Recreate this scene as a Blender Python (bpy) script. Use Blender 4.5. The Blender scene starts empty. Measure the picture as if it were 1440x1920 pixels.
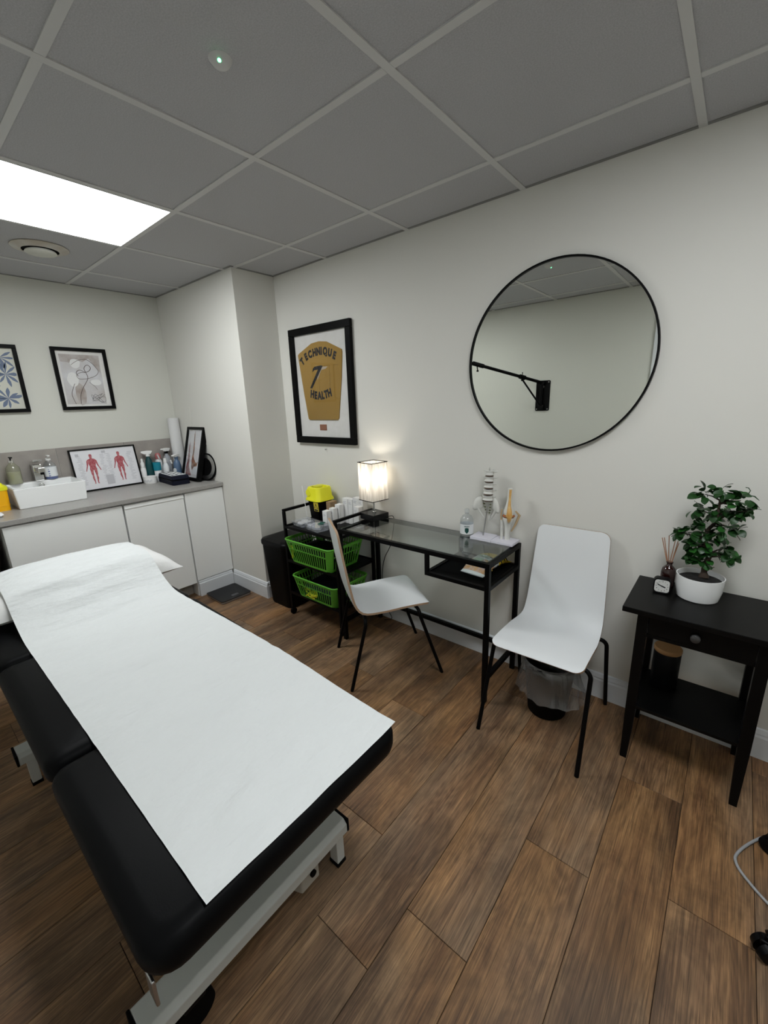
import bpy, math, random
from mathutils import Matrix, Vector, noise
PI=math.pi; random.seed(7)
S=bpy.context.scene; COL=S.collection

# ---------- camera ----------
cam=bpy.data.objects.new('camera',bpy.data.cameras.new('camera')); COL.objects.link(cam)
cam.data.sensor_fit='VERTICAL'; cam.data.sensor_height=36.0; cam.data.lens=782.866/1920*36.0
cam.data.clip_start=0.01
cam.location=(2.539,-1.945,1.404)
cam.rotation_euler=(Matrix.Rotation(0.700,3,'Z')@Matrix.Rotation(1.310,3,'X')@Matrix.Rotation(-0.035,3,'Z')).to_euler()
S.camera=cam
# ---------- world, exposure ----------
w=bpy.data.worlds.new('world'); S.world=w; w.use_nodes=True
w.node_tree.nodes['Background'].inputs[0].default_value=(0.5,0.5,0.5,1); w.node_tree.nodes['Background'].inputs[1].default_value=0.02
S.view_settings.view_transform='Standard'; S.view_settings.look='None'; S.view_settings.exposure=0.75; S.view_settings.gamma=1.0
S.view_settings.use_curve_mapping=False
PANEL_STRENGTH=12.2; PANEL2_STRENGTH=11.6; BULB_POWER=0.8

# ---------- mesh helper ----------
class MB:
    def __init__(s,T=None): s.v=[];s.f=[];s.m=[];s.T=T or Matrix.Identity(4)
    def add(s,vs,fs,mi=0):
        b=len(s.v); s.v+=[tuple(s.T@Vector(p)) for p in vs]
        for f in fs: s.f.append([b+i for i in f]); s.m.append(mi)
        return s
    def box(s,x0,x1,y0,y1,z0,z1,mi=0):
        v=[(x,y,z) for x in (x0,x1) for y in (y0,y1) for z in (z0,z1)]
        return s.add(v,[(0,1,3,2),(4,6,7,5),(0,4,5,1),(2,3,7,6),(0,2,6,4),(1,5,7,3)],mi)
    def ring(s,rings,mi=0,caps=True,closed=False):
        n=len(rings[0]); v=[p for r in rings for p in r]; f=[]
        R=len(rings)
        for i in range(R if closed else R-1):
            j=(i+1)%R
            for k in range(n): f.append((i*n+k,i*n+(k+1)%n,j*n+(k+1)%n,j*n+k))
        if caps and not closed: f.append(tuple(range(n))[::-1]); f.append(tuple((R-1)*n+k for k in range(n)))
        return s.add(v,f,mi)
    def cyl(s,p0,p1,r0,r1=None,n=16,mi=0,caps=True):
        return s.tube([p0,p1],r0,n,mi,radii=[r0,r0 if r1 is None else r1],caps=caps)
    def tube(s,pts,r,n=8,mi=0,radii=None,caps=True,closed=False,flat=1.0):
        P=[Vector(p) for p in pts]; rr=radii or [r]*len(P); up=None; rings=[]
        L=len(P)
        for i,p in enumerate(P):
            if closed: d=P[(i+1)%L]-P[i-1]
            else: d=P[min(i+1,L-1)]-P[max(i-1,0)]
            d=d.normalized() if d.length>1e-9 else Vector((0,0,1))
            if up is None: up=Vector((0,0,1)) if abs(d.z)<.9 else Vector((1,0,0))
            a=d.cross(up).normalized(); b=a.cross(d).normalized(); up=b
            rings.append([tuple(p+(a*math.cos(t)+b*math.sin(t)*flat)*rr[i]) for t in [2*PI*k/n for k in range(n)]])
        return s.ring(rings,mi,caps,closed)
    def lathe(s,c,prof,n=24,mi=0,caps=True,sx=1,sy=1):
        c=Vector(c)
        return s.ring([[(c.x+r*sx*math.cos(2*PI*k/n),c.y+r*sy*math.sin(2*PI*k/n),c.z+z) for k in range(n)] for r,z in prof],mi,caps)
    def prism(s,poly,ax,a,b,mi=0):
        def P(q,h): return {'x':(h,q[0],q[1]),'y':(q[0],h,q[1]),'z':(q[0],q[1],h)}[ax]
        return s.ring([[P(q,a) for q in poly],[P(q,b) for q in poly]],mi)
    def rbox(s,cx,cy,z0,z1,w,d,r,mi=0,n=5,tx=1.0):
        def R(k): return rr(cx,cy,w*k,d*k,r*k,n)
        return s.ring([[(x,y,z0) for x,y in R(1)],[(x,y,z1) for x,y in R(tx)]],mi)
def rr(cx,cy,w,d,r,n=5):
    o=[]
    for qx,qy,a0 in ((1,1,0),(-1,1,.5),(-1,-1,1),(1,-1,1.5)):
        for k in range(n+1):
            t=(a0+.5*k/n)*PI; o.append((cx+qx*(w/2-r)+r*math.cos(t),cy+qy*(d/2-r)+r*math.sin(t)))
    return o
def matof(o): return Matrix.LocRotScale(o.location,o.rotation_euler,o.scale)
def chain(o):
    m=matof(o)
    return chain(o.parent)@m if o.parent else m
def setp(o,label=None,cat=None,group=None,kind=None):
    for k,x in (('label',label),('category',cat),('group',group),('kind',kind)):
        if x: o[k]=x
    return o
def thing(name,label,cat,loc=(0,0,0),rz=0,group=None,kind=None):
    o=bpy.data.objects.new(name,None); COL.objects.link(o); o.location=loc; o.rotation_euler=(0,0,rz); o.empty_display_size=.05
    return setp(o,label,cat,group,kind)
def mk(name,mb,mats,parent=None,local=False,smooth=None,bevel=0,label=None,cat=None,group=None,kind=None,seg=2,loc=None,solid=0,sub=0):
    me=bpy.data.meshes.new(name); me.from_pydata(mb.v,[],mb.f)
    mats=mats if isinstance(mats,(list,tuple)) else [mats]
    for m in mats: me.materials.append(m)
    for p,i in zip(me.polygons,mb.m): p.material_index=i
    o=bpy.data.objects.new(name,me); COL.objects.link(o)
    if parent:
        o.parent=parent
        root=parent
        while root.parent: root=root.parent
        me.transform(chain(parent).inverted()@(chain(root) if local else Matrix.Identity(4)))
    # origin to the base of the piece
    xs=[v.co for v in me.vertices]
    if xs and loc is None:
        c=Vector(((min(v.x for v in xs)+max(v.x for v in xs))/2,(min(v.y for v in xs)+max(v.y for v in xs))/2,min(v.z for v in xs)))
        me.transform(Matrix.Translation(-c)); o.location=c
    import bmesh
    bm=bmesh.new(); bm.from_mesh(me); bmesh.ops.recalc_face_normals(bm,faces=bm.faces); bm.to_mesh(me); bm.free()
    if smooth is not None:
        me.polygons.foreach_set('use_smooth',[True]*len(me.polygons)); me.set_sharp_from_angle(angle=math.radians(smooth))
    if solid:
        q=o.modifiers.new('thickness','SOLIDIFY'); q.thickness=solid; q.offset=0
    if sub:
        q=o.modifiers.new('subdivision','SUBSURF'); q.levels=sub; q.render_levels=sub
    if bevel:
        q=o.modifiers.new('bevel','BEVEL'); q.width=bevel; q.segments=seg; q.limit_method='ANGLE'; q.angle_limit=math.radians(40)
    return setp(o,label,cat,group,kind)
# ---------- materials ----------
def nodes(name):
    m=bpy.data.materials.new(name); m.use_nodes=True; nt=m.node_tree
    return m,nt,nt.nodes['Principled BSDF']
def N(nt,t,**kw):
    n=nt.nodes.new(t)
    for k,x in kw.items(): setattr(n,k,x)
    return n
def bump(nt,b,scale,strength,dist=.002,detail=3,coord='Object',vec=None,stretch=None):
    tc=N(nt,'ShaderNodeTexCoord'); mp=N(nt,'ShaderNodeMapping'); nz=N(nt,'ShaderNodeTexNoise'); bp=N(nt,'ShaderNodeBump')
    mp.inputs['Scale'].default_value=stretch or (1,1,1)
    nz.inputs['Scale'].default_value=scale; nz.inputs['Detail'].default_value=detail
    bp.inputs['Strength'].default_value=strength; bp.inputs['Distance'].default_value=dist
    nt.links.new(tc.outputs[coord],mp.inputs[0]); nt.links.new(mp.outputs[0],nz.inputs[0]); nt.links.new(nz.outputs[0],bp.inputs['Height']); nt.links.new(bp.outputs[0],b.inputs['Normal'])
    return nz,mp
def M(name,c,rough=.5,metal=0,spec=.5,bmp=None,emit=None,es=0,var=None,coat=0):
    m,nt,b=nodes(name)
    b.inputs['Base Color'].default_value=(*c,1); b.inputs['Roughness'].default_value=rough; b.inputs['Metallic'].default_value=metal
    b.inputs['Specular IOR Level'].default_value=spec; b.inputs['Coat Weight'].default_value=coat
    if bmp: bump(nt,b,*bmp)
    if var:
        tc=N(nt,'ShaderNodeTexCoord'); nz=N(nt,'ShaderNodeTexNoise'); nz.inputs['Scale'].default_value=var[1]; nz.inputs['Detail'].default_value=4
        cr=N(nt,'ShaderNodeValToRGB'); cr.color_ramp.elements[0].position=.35; cr.color_ramp.elements[1].position=.65
        cr.color_ramp.elements[0].color=(*c,1); cr.color_ramp.elements[1].color=(*var[0],1)
        nt.links.new(tc.outputs['Object'],nz.inputs[0]); nt.links.new(nz.outputs[0],cr.inputs[0]); nt.links.new(cr.outputs[0],b.inputs['Base Color'])
    if emit: b.inputs['Emission Color'].default_value=(*emit,1); b.inputs['Emission Strength'].default_value=es
    return m
def glassy(name,c,gloss=.04,rough=0.0,ior=1.5,diff=0.0,dc=(.9,.9,.9)):
    m=bpy.data.materials.new(name); m.use_nodes=True; nt=m.node_tree; nt.nodes.clear()
    o=N(nt,'ShaderNodeOutputMaterial'); mx=N(nt,'ShaderNodeMixShader'); tr=N(nt,'ShaderNodeBsdfTransparent'); gl=N(nt,'ShaderNodeBsdfGlossy'); fr=N(nt,'ShaderNodeMath',operation='MULTIPLY_ADD'); lw=N(nt,'ShaderNodeLayerWeight'); pw_=N(nt,'ShaderNodeMath',operation='POWER')
    tr.inputs[0].default_value=(*c,1); gl.inputs['Roughness'].default_value=rough; lw.inputs[0].default_value=.5; pw_.inputs[1].default_value=4.0; nt.links.new(lw.outputs['Facing'],pw_.inputs[0]); nt.links.new(pw_.outputs[0],fr.inputs[0]); f0=((ior-1)/(ior+1))**2*1.6; fr.inputs[1].default_value=1-f0; fr.inputs[2].default_value=f0
    nt.links.new(fr.outputs[0],mx.inputs[0]); nt.links.new(gl.outputs[0],mx.inputs[2])
    if diff:
        d=N(nt,'ShaderNodeBsdfDiffuse'); d.inputs[0].default_value=(*dc,1); m2=N(nt,'ShaderNodeMixShader'); m2.inputs[0].default_value=diff
        nt.links.new(tr.outputs[0],m2.inputs[1]); nt.links.new(d.outputs[0],m2.inputs[2]); nt.links.new(m2.outputs[0],mx.inputs[1])
    else: nt.links.new(tr.outputs[0],mx.inputs[1])
    nt.links.new(mx.outputs[0],o.inputs[0]); return m
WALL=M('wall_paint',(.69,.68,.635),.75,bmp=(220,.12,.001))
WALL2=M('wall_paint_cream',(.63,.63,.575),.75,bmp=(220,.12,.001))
SKIRT=M('skirting_gloss',(.66,.68,.70),.35)
TILE=M('ceiling_tile_mineral',(.47,.47,.485),.95,bmp=(330,.5,.002),var=((.40,.40,.41),260))
TBAR=M('ceiling_grid_metal',(.56,.56,.55),.5)
WHITE=M('white_laminate',(.84,.85,.835),.35); WHITEM=M('white_matt',(.8,.8,.79),.6)
CERAM=M('white_ceramic',(.86,.87,.87),.12,coat=.3)
BLK=M('black_metal',(.002,.002,.0022),.40,spec=.10); BLKM=M('black_matt',(.002,.002,.0022),.7,spec=.08); BLKP=M('black_plastic',(.0025,.0025,.003),.4,spec=.12)
BLKW=M('black_stained_wood',(.002,.002,.002),.38,spec=.14,bmp=(60,.1,.001,3,'Object',None,(1,12,12)))
FRAME=M('black_frame_wood',(.002,.002,.002),.45,spec=.1)
VINYL=M('black_vinyl',(.0028,.003,.0034),.45,spec=.07,bmp=(400,.15,.0006))
CHROME=M('chrome',(.75,.75,.74),.12,1); STEEL=M('brushed_steel',(.5,.5,.5),.3,1); SILVER=M('silver_plastic',(.35,.35,.35),.35,.7)
COUCHW=M('white_enamel_frame',(.55,.57,.55),.35)
PLY=M('plywood_edge',(.40,.27,.17),.6,bmp=(300,.3,.001,2,'Object',None,(1,1,6)))
SHELLW=M('white_chair_laminate',(.76,.78,.79),.32)
PAPER=M('couch_paper',(.71,.735,.735),.9,bmp=(15,.9,.022,6,'Object',None,(1,.28,1)))
PILLOWM=M('pillow_cotton',(.76,.76,.75),.9,bmp=(18,.35,.01,5))
GREEN=M('green_basket_plastic',(.11,.40,.035),.4); YEL=M('sharps_yellow',(.80,.78,.01),.45); YBAND=M('yellow_rubber',(.62,.62,.02),.5)
ORANGE=M('orange_plastic',(.95,.48,.0),.4); TEAL=M('teal_plastic',(.0,.20,.28),.35); DTEAL=M('dark_green_plastic',(.002,.05,.055),.3); BLUEP=M('blue_plastic',(.09,.15,.25),.3); PINK=M('coral_plastic',(.42,.14,.14),.4)
BONE=M('bone_plastic',(.66,.66,.62),.5,bmp=(80,.3,.002)); DISC=M('brown_disc',(.10,.06,.04),.6); LIGA=M('ligament_amber',(.62,.30,.06),.4,var=((.72,.50,.20),30)); MENI=M('meniscus_rust',(.30,.09,.02),.4)
PLINTH=M('pale_lilac_plinth',(.66,.65,.72),.4)
CORK=M('cork_lid',(.30,.16,.06),.7); AMBER=M('dark_amber_glass',(.018,.004,.003),.06,coat=.5); REED=M('reed_wood',(.38,.18,.09),.7)
SOIL=M('potting_soil',(.003,.0025,.002),.95,bmp=(90,1,.01)); TRUNK=M('bark',(.035,.022,.014),.9,bmp=(60,.6,.004))
LEAF=M('leaf_green',(.008,.040,.007),.38,var=((.014,.062,.010),8),spec=.35); LEAF2=M('young_leaf_green',(.016,.095,.012),.4)
CARDB=M('brown_card',(.30,.20,.11),.8); RED=M('muscle_red',(.33,.03,.05),.7,var=((.48,.17,.18),60)); LGREY=M('print_grey',(.50,.50,.53),.8); INK=M('print_black',(.01,.01,.012),.7)
PRINT=M('print_white',(.72,.72,.75),.6); MOUNT=M('mount_white',(.74,.73,.71),.8,var=((.70,.69,.66),25)); JERSEY=M('jersey_mustard',(.36,.215,.045),.85,bmp=(300,.4,.001)); JSEAM=M('jersey_seam',(.24,.14,.035),.9); JGREY=M('faded_print',(.45,.38,.30),.8); PLQ=M('copper_plaque',(.28,.12,.07),.4)
BLUEINK=M('blue_leaf_ink',(.15,.19,.28),.8); CREAMP=M('art_paper_cream',(.60,.60,.53),.8); ARTG=M('art_wash',(.60,.60,.62),.8,var=((.47,.44,.42),7)); ARTB=M('art_wash_brown',(.33,.28,.25),.8,var=((.52,.49,.48),14)); BRNINK=M('brown_line_ink',(.12,.09,.08),.8); ARTW=M('art_blob_white',(.72,.72,.71),.8)
LABELG=M('label_green',(.0,.06,.05),.5); LABELB=M('label_blue',(.06,.10,.35),.5); LABELW=M('label_white',(.75,.77,.78),.5); GOLD=M('gold_print',(.70,.45,.05),.4); CLOCKF=M('clock_face',(.62,.62,.60),.5); LIQ=M('soap_liquid',(.55,.55,.44),.25); PALEG=M('pale_green_print',(.45,.62,.45),.5)
FROST=M('clear_plastic_frosted',(.35,.37,.40),.2); COTTON=M('cotton_wool',(.8,.8,.8),.95); NAVY=M('navy_nylon',(.003,.004,.014),.7,spec=.2); SCISS=M('green_handle',(.0,.08,.055),.4)
HAMP=M('woven_black_plastic',(.002,.002,.002),.5,spec=.1)
GLASS=glassy('desk_glass',(.80,.84,.83)); PICGL=glassy('picture_glass',(.97,.97,.97),ior=1.14); CLEAR=glassy('clear_bottle',(.90,.92,.93),ior=1.45,diff=.06); GELG=glassy('gel_bottle',(.78,.79,.68),ior=1.45,diff=.22,dc=(.6,.6,.5)); BAG=glassy('clear_bin_bag',(.84,.85,.86),ior=1.6,rough=.12,diff=.11)
MIRR=M('mirror_silver',(.80,.82,.78),.0,1)
CABLEM=M('grey_cable',(.35,.36,.37),.5)
WT=M('worktop_grey',(.30,.29,.275),.35,var=((.34,.33,.31),120)); SPL=M('splash_tile_taupe',(.30,.275,.255),.3,var=((.36,.33,.30),9)); GROUT=M('grout',(.50,.48,.45),.8)
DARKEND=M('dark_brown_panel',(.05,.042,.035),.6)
def hamper_mat():
    nt=HAMP.node_tree; b=nt.nodes['Principled BSDF']; tc=N(nt,'ShaderNodeTexCoord'); wv=N(nt,'ShaderNodeTexChecker'); mp=N(nt,'ShaderNodeMapping'); bp=N(nt,'ShaderNodeBump')
    mp.inputs['Rotation'].default_value=(0,0,0); wv.inputs['Scale'].default_value=90; bp.inputs['Strength'].default_value=.6; bp.inputs['Distance'].default_value=.003
    nt.links.new(tc.outputs['Object'],mp.inputs[0]); nt.links.new(mp.outputs[0],wv.inputs[0]); nt.links.new(wv.outputs['Fac'],bp.inputs['Height']); nt.links.new(bp.outputs[0],b.inputs['Normal'])
hamper_mat()
def emis(name,c,s):
    m=bpy.data.materials.new(name); m.use_nodes=True; nt=m.node_tree; nt.nodes.clear()
    o=N(nt,'ShaderNodeOutputMaterial'); e=N(nt,'ShaderNodeEmission'); e.inputs[0].default_value=(*c,1); e.inputs[1].default_value=s; nt.links.new(e.outputs[0],o.inputs[0]); return m
PANEL=emis('light_panel_diffuser',(.96,.99,1.0),PANEL_STRENGTH); PANEL2=emis('light_panel_diffuser_near',(.95,.98,1.0),PANEL2_STRENGTH); LED=emis('green_led',(.1,1,.35),6); BULBM=emis('lamp_bulb_glow',(1,.90,.76),6)
def shade_mat():
    m=bpy.data.materials.new('lampshade_fabric'); m.use_nodes=True; nt=m.node_tree; nt.nodes.clear()
    o=N(nt,'ShaderNodeOutputMaterial'); d=N(nt,'ShaderNodeBsdfDiffuse'); t=N(nt,'ShaderNodeBsdfTranslucent'); x=N(nt,'ShaderNodeMixShader'); x.inputs[0].default_value=.40
    tc=N(nt,'ShaderNodeTexCoord'); mp=N(nt,'ShaderNodeMapping'); nz=N(nt,'ShaderNodeTexNoise'); cr=N(nt,'ShaderNodeValToRGB')
    mp.inputs['Scale'].default_value=(70,70,5); nz.inputs['Scale'].default_value=1.3; nz.inputs['Detail'].default_value=6
    cr.color_ramp.elements[0].position=.35; cr.color_ramp.elements[1].position=.6; cr.color_ramp.elements[0].color=(.46,.43,.39,1); cr.color_ramp.elements[1].color=(.74,.72,.68,1)
    L=nt.links.new; L(tc.outputs['Object'],mp.inputs[0]); L(mp.outputs[0],nz.inputs[0]); L(nz.outputs[0],cr.inputs[0]); L(cr.outputs[0],d.inputs[0]); L(cr.outputs[0],t.inputs[0]); L(d.outputs[0],x.inputs[1]); L(t.outputs[0],x.inputs[2]); L(x.outputs[0],o.inputs[0]); return m
SHADE=shade_mat()
def wood_floor():
    m,nt,b=nodes('oak_plank'); L=nt.links.new
    geo=N(nt,'ShaderNodeNewGeometry'); oi=N(nt,'ShaderNodeObjectInfo'); 
    sc=N(nt,'ShaderNodeVectorMath',operation='SCALE'); sc.inputs[0].default_value=(13.7,7.1,0); L(oi.outputs['Random'],sc.inputs['Scale'])
    ad=N(nt,'ShaderNodeVectorMath',operation='ADD'); L(geo.outputs['Position'],ad.inputs[0]); L(sc.outputs[0],ad.inputs[1])
    def noise_(scale,stretch,detail=6,rough=.6,dist=0):
        mp=N(nt,'ShaderNodeMapping'); mp.inputs['Scale'].default_value=stretch; nz=N(nt,'ShaderNodeTexNoise'); nz.inputs['Scale'].default_value=scale; nz.inputs['Detail'].default_value=detail; nz.inputs['Roughness'].default_value=rough; nz.inputs['Distortion'].default_value=dist
        L(ad.outputs[0],mp.inputs[0]); L(mp.outputs[0],nz.inputs[0]); return nz
    big=noise_(3.6,(2.1,.34,1),8,.66,.9); fine=noise_(9,(9,.30,1),8,.65,.15); hair=noise_(40,(6,.11,1),3,.6)
    cr=N(nt,'ShaderNodeValToRGB'); e=cr.color_ramp.elements
    e[0].position=.30; e[0].color=(.060,.028,.014,1); e[1].position=.72; e[1].color=(.44,.275,.145,1)
    q=cr.color_ramp.elements.new(.45); q.color=(.165,.092,.047,1); q=cr.color_ramp.elements.new(.58); q.color=(.265,.158,.080,1)
    mx=N(nt,'ShaderNodeMix',data_type='FLOAT'); mx.inputs[0].default_value=.36; L(big.outputs[0],mx.inputs[2]); L(fine.outputs[0],mx.inputs[3])
    L(mx.outputs[0],cr.inputs[0])
    # knots
    mpk=N(nt,'ShaderNodeMapping'); mpk.inputs['Scale'].default_value=(3.2,.9,1); vo=N(nt,'ShaderNodeTexVoronoi'); vo.inputs['Scale'].default_value=1.5; L(ad.outputs[0],mpk.inputs[0]); L(mpk.outputs[0],vo.inputs[0])
    mr=N(nt,'ShaderNodeMapRange'); mr.inputs['From Min'].default_value=.03; mr.inputs['From Max'].default_value=.17; mr.inputs['To Min'].default_value=.35; mr.inputs['To Max'].default_value=1; L(vo.outputs['Distance'],mr.inputs[0])
    mu=N(nt,'ShaderNodeMix',data_type='RGBA',blend_type='MULTIPLY'); mu.inputs[0].default_value=1; L(cr.outputs[0],mu.inputs[6]); L(mr.outputs[0],mu.inputs[7])
    # per-plank tone and fine hair grain
    mr2=N(nt,'ShaderNodeMapRange'); mr2.inputs['To Min'].default_value=.80; mr2.inputs['To Max'].default_value=1.18; L(oi.outputs['Random'],mr2.inputs[0])
    mu2=N(nt,'ShaderNodeMix',data_type='RGBA',blend_type='MULTIPLY'); mu2.inputs[0].default_value=1; L(mu.outputs[2],mu2.inputs[6]); L(mr2.outputs[0],mu2.inputs[7])
    mr3=N(nt,'ShaderNodeMapRange'); mr3.inputs['From Min'].default_value=.3; mr3.inputs['From Max'].default_value=.7; mr3.inputs['To Min'].default_value=.72; mr3.inputs['To Max'].default_value=1.25; L(hair.outputs[0],mr3.inputs[0])
    mu3=N(nt,'ShaderNodeMix',data_type='RGBA',blend_type='MULTIPLY'); mu3.inputs[0].default_value=1; L(mu2.outputs[2],mu3.inputs[6]); L(mr3.outputs[0],mu3.inputs[7])
    hue=noise_(1.5,(1.6,.7,1),4,.6,.5); pore=noise_(110,(4.0,.07,1),2,.6); cath=noise_(2.2,(3.2,.32,1),2,.5,1.8)
    hm=N(nt,'ShaderNodeMapRange'); hm.inputs['From Min'].default_value=.38; hm.inputs['From Max'].default_value=.62; L(hue.outputs[0],hm.inputs[0])
    tint=N(nt,'ShaderNodeMix',data_type='RGBA'); tint.inputs[6].default_value=(1.12,1.0,.82,1); tint.inputs[7].default_value=(.93,.99,1.10,1); L(hm.outputs[0],tint.inputs[0])
    mu4=N(nt,'ShaderNodeMix',data_type='RGBA',blend_type='MULTIPLY'); mu4.inputs[0].default_value=1; L(mu3.outputs[2],mu4.inputs[6]); L(tint.outputs[2],mu4.inputs[7])
    pr_=N(nt,'ShaderNodeMapRange'); pr_.inputs['From Min'].default_value=.36; pr_.inputs['From Max'].default_value=.52; pr_.inputs['To Min'].default_value=.62; pr_.inputs['To Max'].default_value=1.06; L(pore.outputs[0],pr_.inputs[0])
    mu5=N(nt,'ShaderNodeMix',data_type='RGBA',blend_type='MULTIPLY'); mu5.inputs[0].default_value=1; L(mu4.outputs[2],mu5.inputs[6]); L(pr_.outputs[0],mu5.inputs[7])
    sn=N(nt,'ShaderNodeMath',operation='SINE'); sm=N(nt,'ShaderNodeMath',operation='MULTIPLY'); sm.inputs[1].default_value=95; L(cath.outputs[0],sm.inputs[0]); L(sm.outputs[0],sn.inputs[0])
    cm_=N(nt,'ShaderNodeMapRange'); cm_.inputs['From Min'].default_value=-1; cm_.inputs['From Max'].default_value=1; cm_.inputs['To Min'].default_value=.86; cm_.inputs['To Max'].default_value=1.10; L(sn.outputs[0],cm_.inputs[0])
    mu6=N(nt,'ShaderNodeMix',data_type='RGBA',blend_type='MULTIPLY'); mu6.inputs[0].default_value=1; L(mu5.outputs[2],mu6.inputs[6]); L(cm_.outputs[0],mu6.inputs[7])
    blo=noise_(4.2,(1.5,.8,1),5,.7,.6); bm_=N(nt,'ShaderNodeMapRange'); bm_.inputs['From Min'].default_value=.36; bm_.inputs['From Max'].default_value=.60; bm_.inputs['To Min'].default_value=.66; bm_.inputs['To Max'].default_value=1.18; L(blo.outputs[0],bm_.inputs[0])
    mu7=N(nt,'ShaderNodeMix',data_type='RGBA',blend_type='MULTIPLY'); mu7.inputs[0].default_value=1; L(mu6.outputs[2],mu7.inputs[6]); L(bm_.outputs[0],mu7.inputs[7])
    L(mu7.outputs[2],b.inputs['Base Color']); b.inputs['Roughness'].default_value=.48
    bp=N(nt,'ShaderNodeBump'); bp.inputs['Strength'].default_value=.25; bp.inputs['Distance'].default_value=.001; L(hair.outputs[0],bp.inputs['Height']); L(bp.outputs[0],b.inputs['Normal'])
    return m
WOOD=wood_floor()

# ---------- text ----------
def text_mb(s,size,extr=.0006,bold=.0,align='CENTER'):
    c=bpy.data.curves.new('t','FONT'); c.body=s; c.size=size; c.extrude=extr; c.offset=bold; c.align_x=align; c.resolution_u=3
    o=bpy.data.objects.new('t',c); me=bpy.data.meshes.new_from_object(o)
    vs=[tuple(v.co) for v in me.vertices]; fs=[tuple(p.vertices) for p in me.polygons]
    bpy.data.objects.remove(o); bpy.data.curves.remove(c); bpy.data.meshes.remove(me); return vs,fs
def wtext(mb,s,size,mat4,bold=0,extr=.0006,align='CENTER',mi=0):
    vs,fs=text_mb(s,size,extr,bold,align); T=mb.T; mb.T=mat4; mb.add(vs,fs,mi); mb.T=T
def FR(origin,xdir,ydir):
    x=Vector(xdir).normalized(); y=Vector(ydir).normalized(); z=x.cross(y)
    return Matrix.Translation(origin)@Matrix(((x.x,y.x,z.x),(x.y,y.y,z.y),(x.z,y.z,z.z))).to_4x4()
def arc(mb,s,pts,size,M4,bold,squash=1.0):
    # letters one by one along a polyline of base points
    for ch,(p,a) in zip(s,pts):
        wtext(mb,ch,size,M4@Matrix.Translation((p[0],p[1],0))@Matrix.Rotation(a,4,'Z')@Matrix.Diagonal((squash,1,1,1)),bold)

# =====================================================================
# ROOM
X0,X1,Y1,H=-1.067,3.6,-2.29,2.23
floor=mk('floor',MB().box(X0-.1,X1+.1,Y1-.1,.1,-.06,-.004),M('floor_subbase',(.02,.012,.008),.9),kind='structure')
ends={}
pw=.19
k0=int(math.floor((X0-2.195)/pw)); k1=int(math.ceil((X1-2.195)/pw))
fixed={-1:-1.27,-2:-1.44,0:-.87,2:-.787,-3:-1.153,1:-1.62,-4:-.62}
for k in range(k0,k1):
    xa=max(2.195+k*pw,X0); xb=min(2.195+(k+1)*pw,X1)
    if xb-xa<.01: continue
    e=fixed.get(k,-random.uniform(.05,1.2)); cuts=[0.]+[c for c in (e+1.2,e,e-1.2) if Y1+.03<c<-.03]+[Y1]
    for ya,yb in zip(cuts,cuts[1:]):
        g=.0007; b=MB(); t=.0016
        b.ring([[(xa+g,yb+g,-.006),(xb-g,yb+g,-.006),(xb-g,ya-g,-.006),(xa+g,ya-g,-.006)],
                [(xa+g,yb+g,-.0010),(xb-g,yb+g,-.0010),(xb-g,ya-g,-.0010),(xa+g,ya-g,-.0010)],
                [(xa+t,yb+t,0),(xb-t,yb+t,0),(xb-t,ya-t,0),(xa+t,ya-t,0)]])
        mk('plank',b,WOOD,floor)
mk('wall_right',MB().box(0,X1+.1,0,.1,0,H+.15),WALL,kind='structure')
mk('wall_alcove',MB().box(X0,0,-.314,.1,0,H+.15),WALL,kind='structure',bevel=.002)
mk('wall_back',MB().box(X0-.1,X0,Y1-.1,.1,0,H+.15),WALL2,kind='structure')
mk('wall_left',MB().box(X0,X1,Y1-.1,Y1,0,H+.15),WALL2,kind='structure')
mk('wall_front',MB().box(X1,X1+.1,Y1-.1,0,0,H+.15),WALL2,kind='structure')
def skirt(name,pts,face):
    # profile extruded along the wall: pts = start,end on the wall line; face = outward normal
    a,b=Vector(pts[0]),Vector(pts[1]); n=Vector(face); prof=[(0,0),(.016,0),(.016,.092),(.012,.100),(.012,.106),(.006,.122),(0,.126)]
    mb=MB(); mb.ring([[tuple(a+n*d+Vector((0,0,z))) for d,z in prof],[tuple(b+n*d+Vector((0,0,z))) for d,z in prof]])
    return mk(name,mb,SKIRT,kind='structure')
skirt('baseboard_right',((0,0,0),(X1,0,0)),(0,-1,0))
skirt('baseboard_alcove',((-.44,-.314,0),(.016,-.314,0)),(0,-1,0))
skirt('baseboard_column',((0,-.314,0),(0,0,0)),(1,0,0))
skirt('baseboard_left',((X0,Y1,0),(1.93,Y1,0)),(0,1,0))
# ceiling: grid bars and tiles
ceil=mk('ceiling',MB().box(X0-.1,X1+.1,Y1-.1,.1,H+.1,H+.16),TBAR,kind='structure')
gx=[1.119+.6*k for k in range(-3,5)]; gy=[-.292-.6*k for k in range(4)]
for x in gx: mk('grid_bar',MB().box(x-.012,x+.012,Y1,0,H,H+.012).box(x-.001,x+.001,Y1,0,H+.012,H+.04),TBAR,ceil)
xs=[X0]+gx+[X1]; ys=[0.]+gy+[Y1]
for y in gy:
    for a,b_ in zip(xs,xs[1:]): mk('grid_bar',MB().box(a+.0125,b_-.0125,y-.012,y+.012,H+.0002,H+.0122),TBAR,ceil)
b=MB()
b.box(X0,X1,-.014,0,H+.0005,H+.012); b.box(X0,X1,Y1,Y1+.014,H+.0005,H+.012); b.box(X0,X0+.014,Y1,0,H+.0005,H+.012); b.box(X1-.014,X1,Y1,0,H+.0005,H+.012)
b.box(X0,0,-.328,-.314,H+.0005,H+.012); b.box(0,.014,-.328,0,H+.0005,H+.012)
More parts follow.
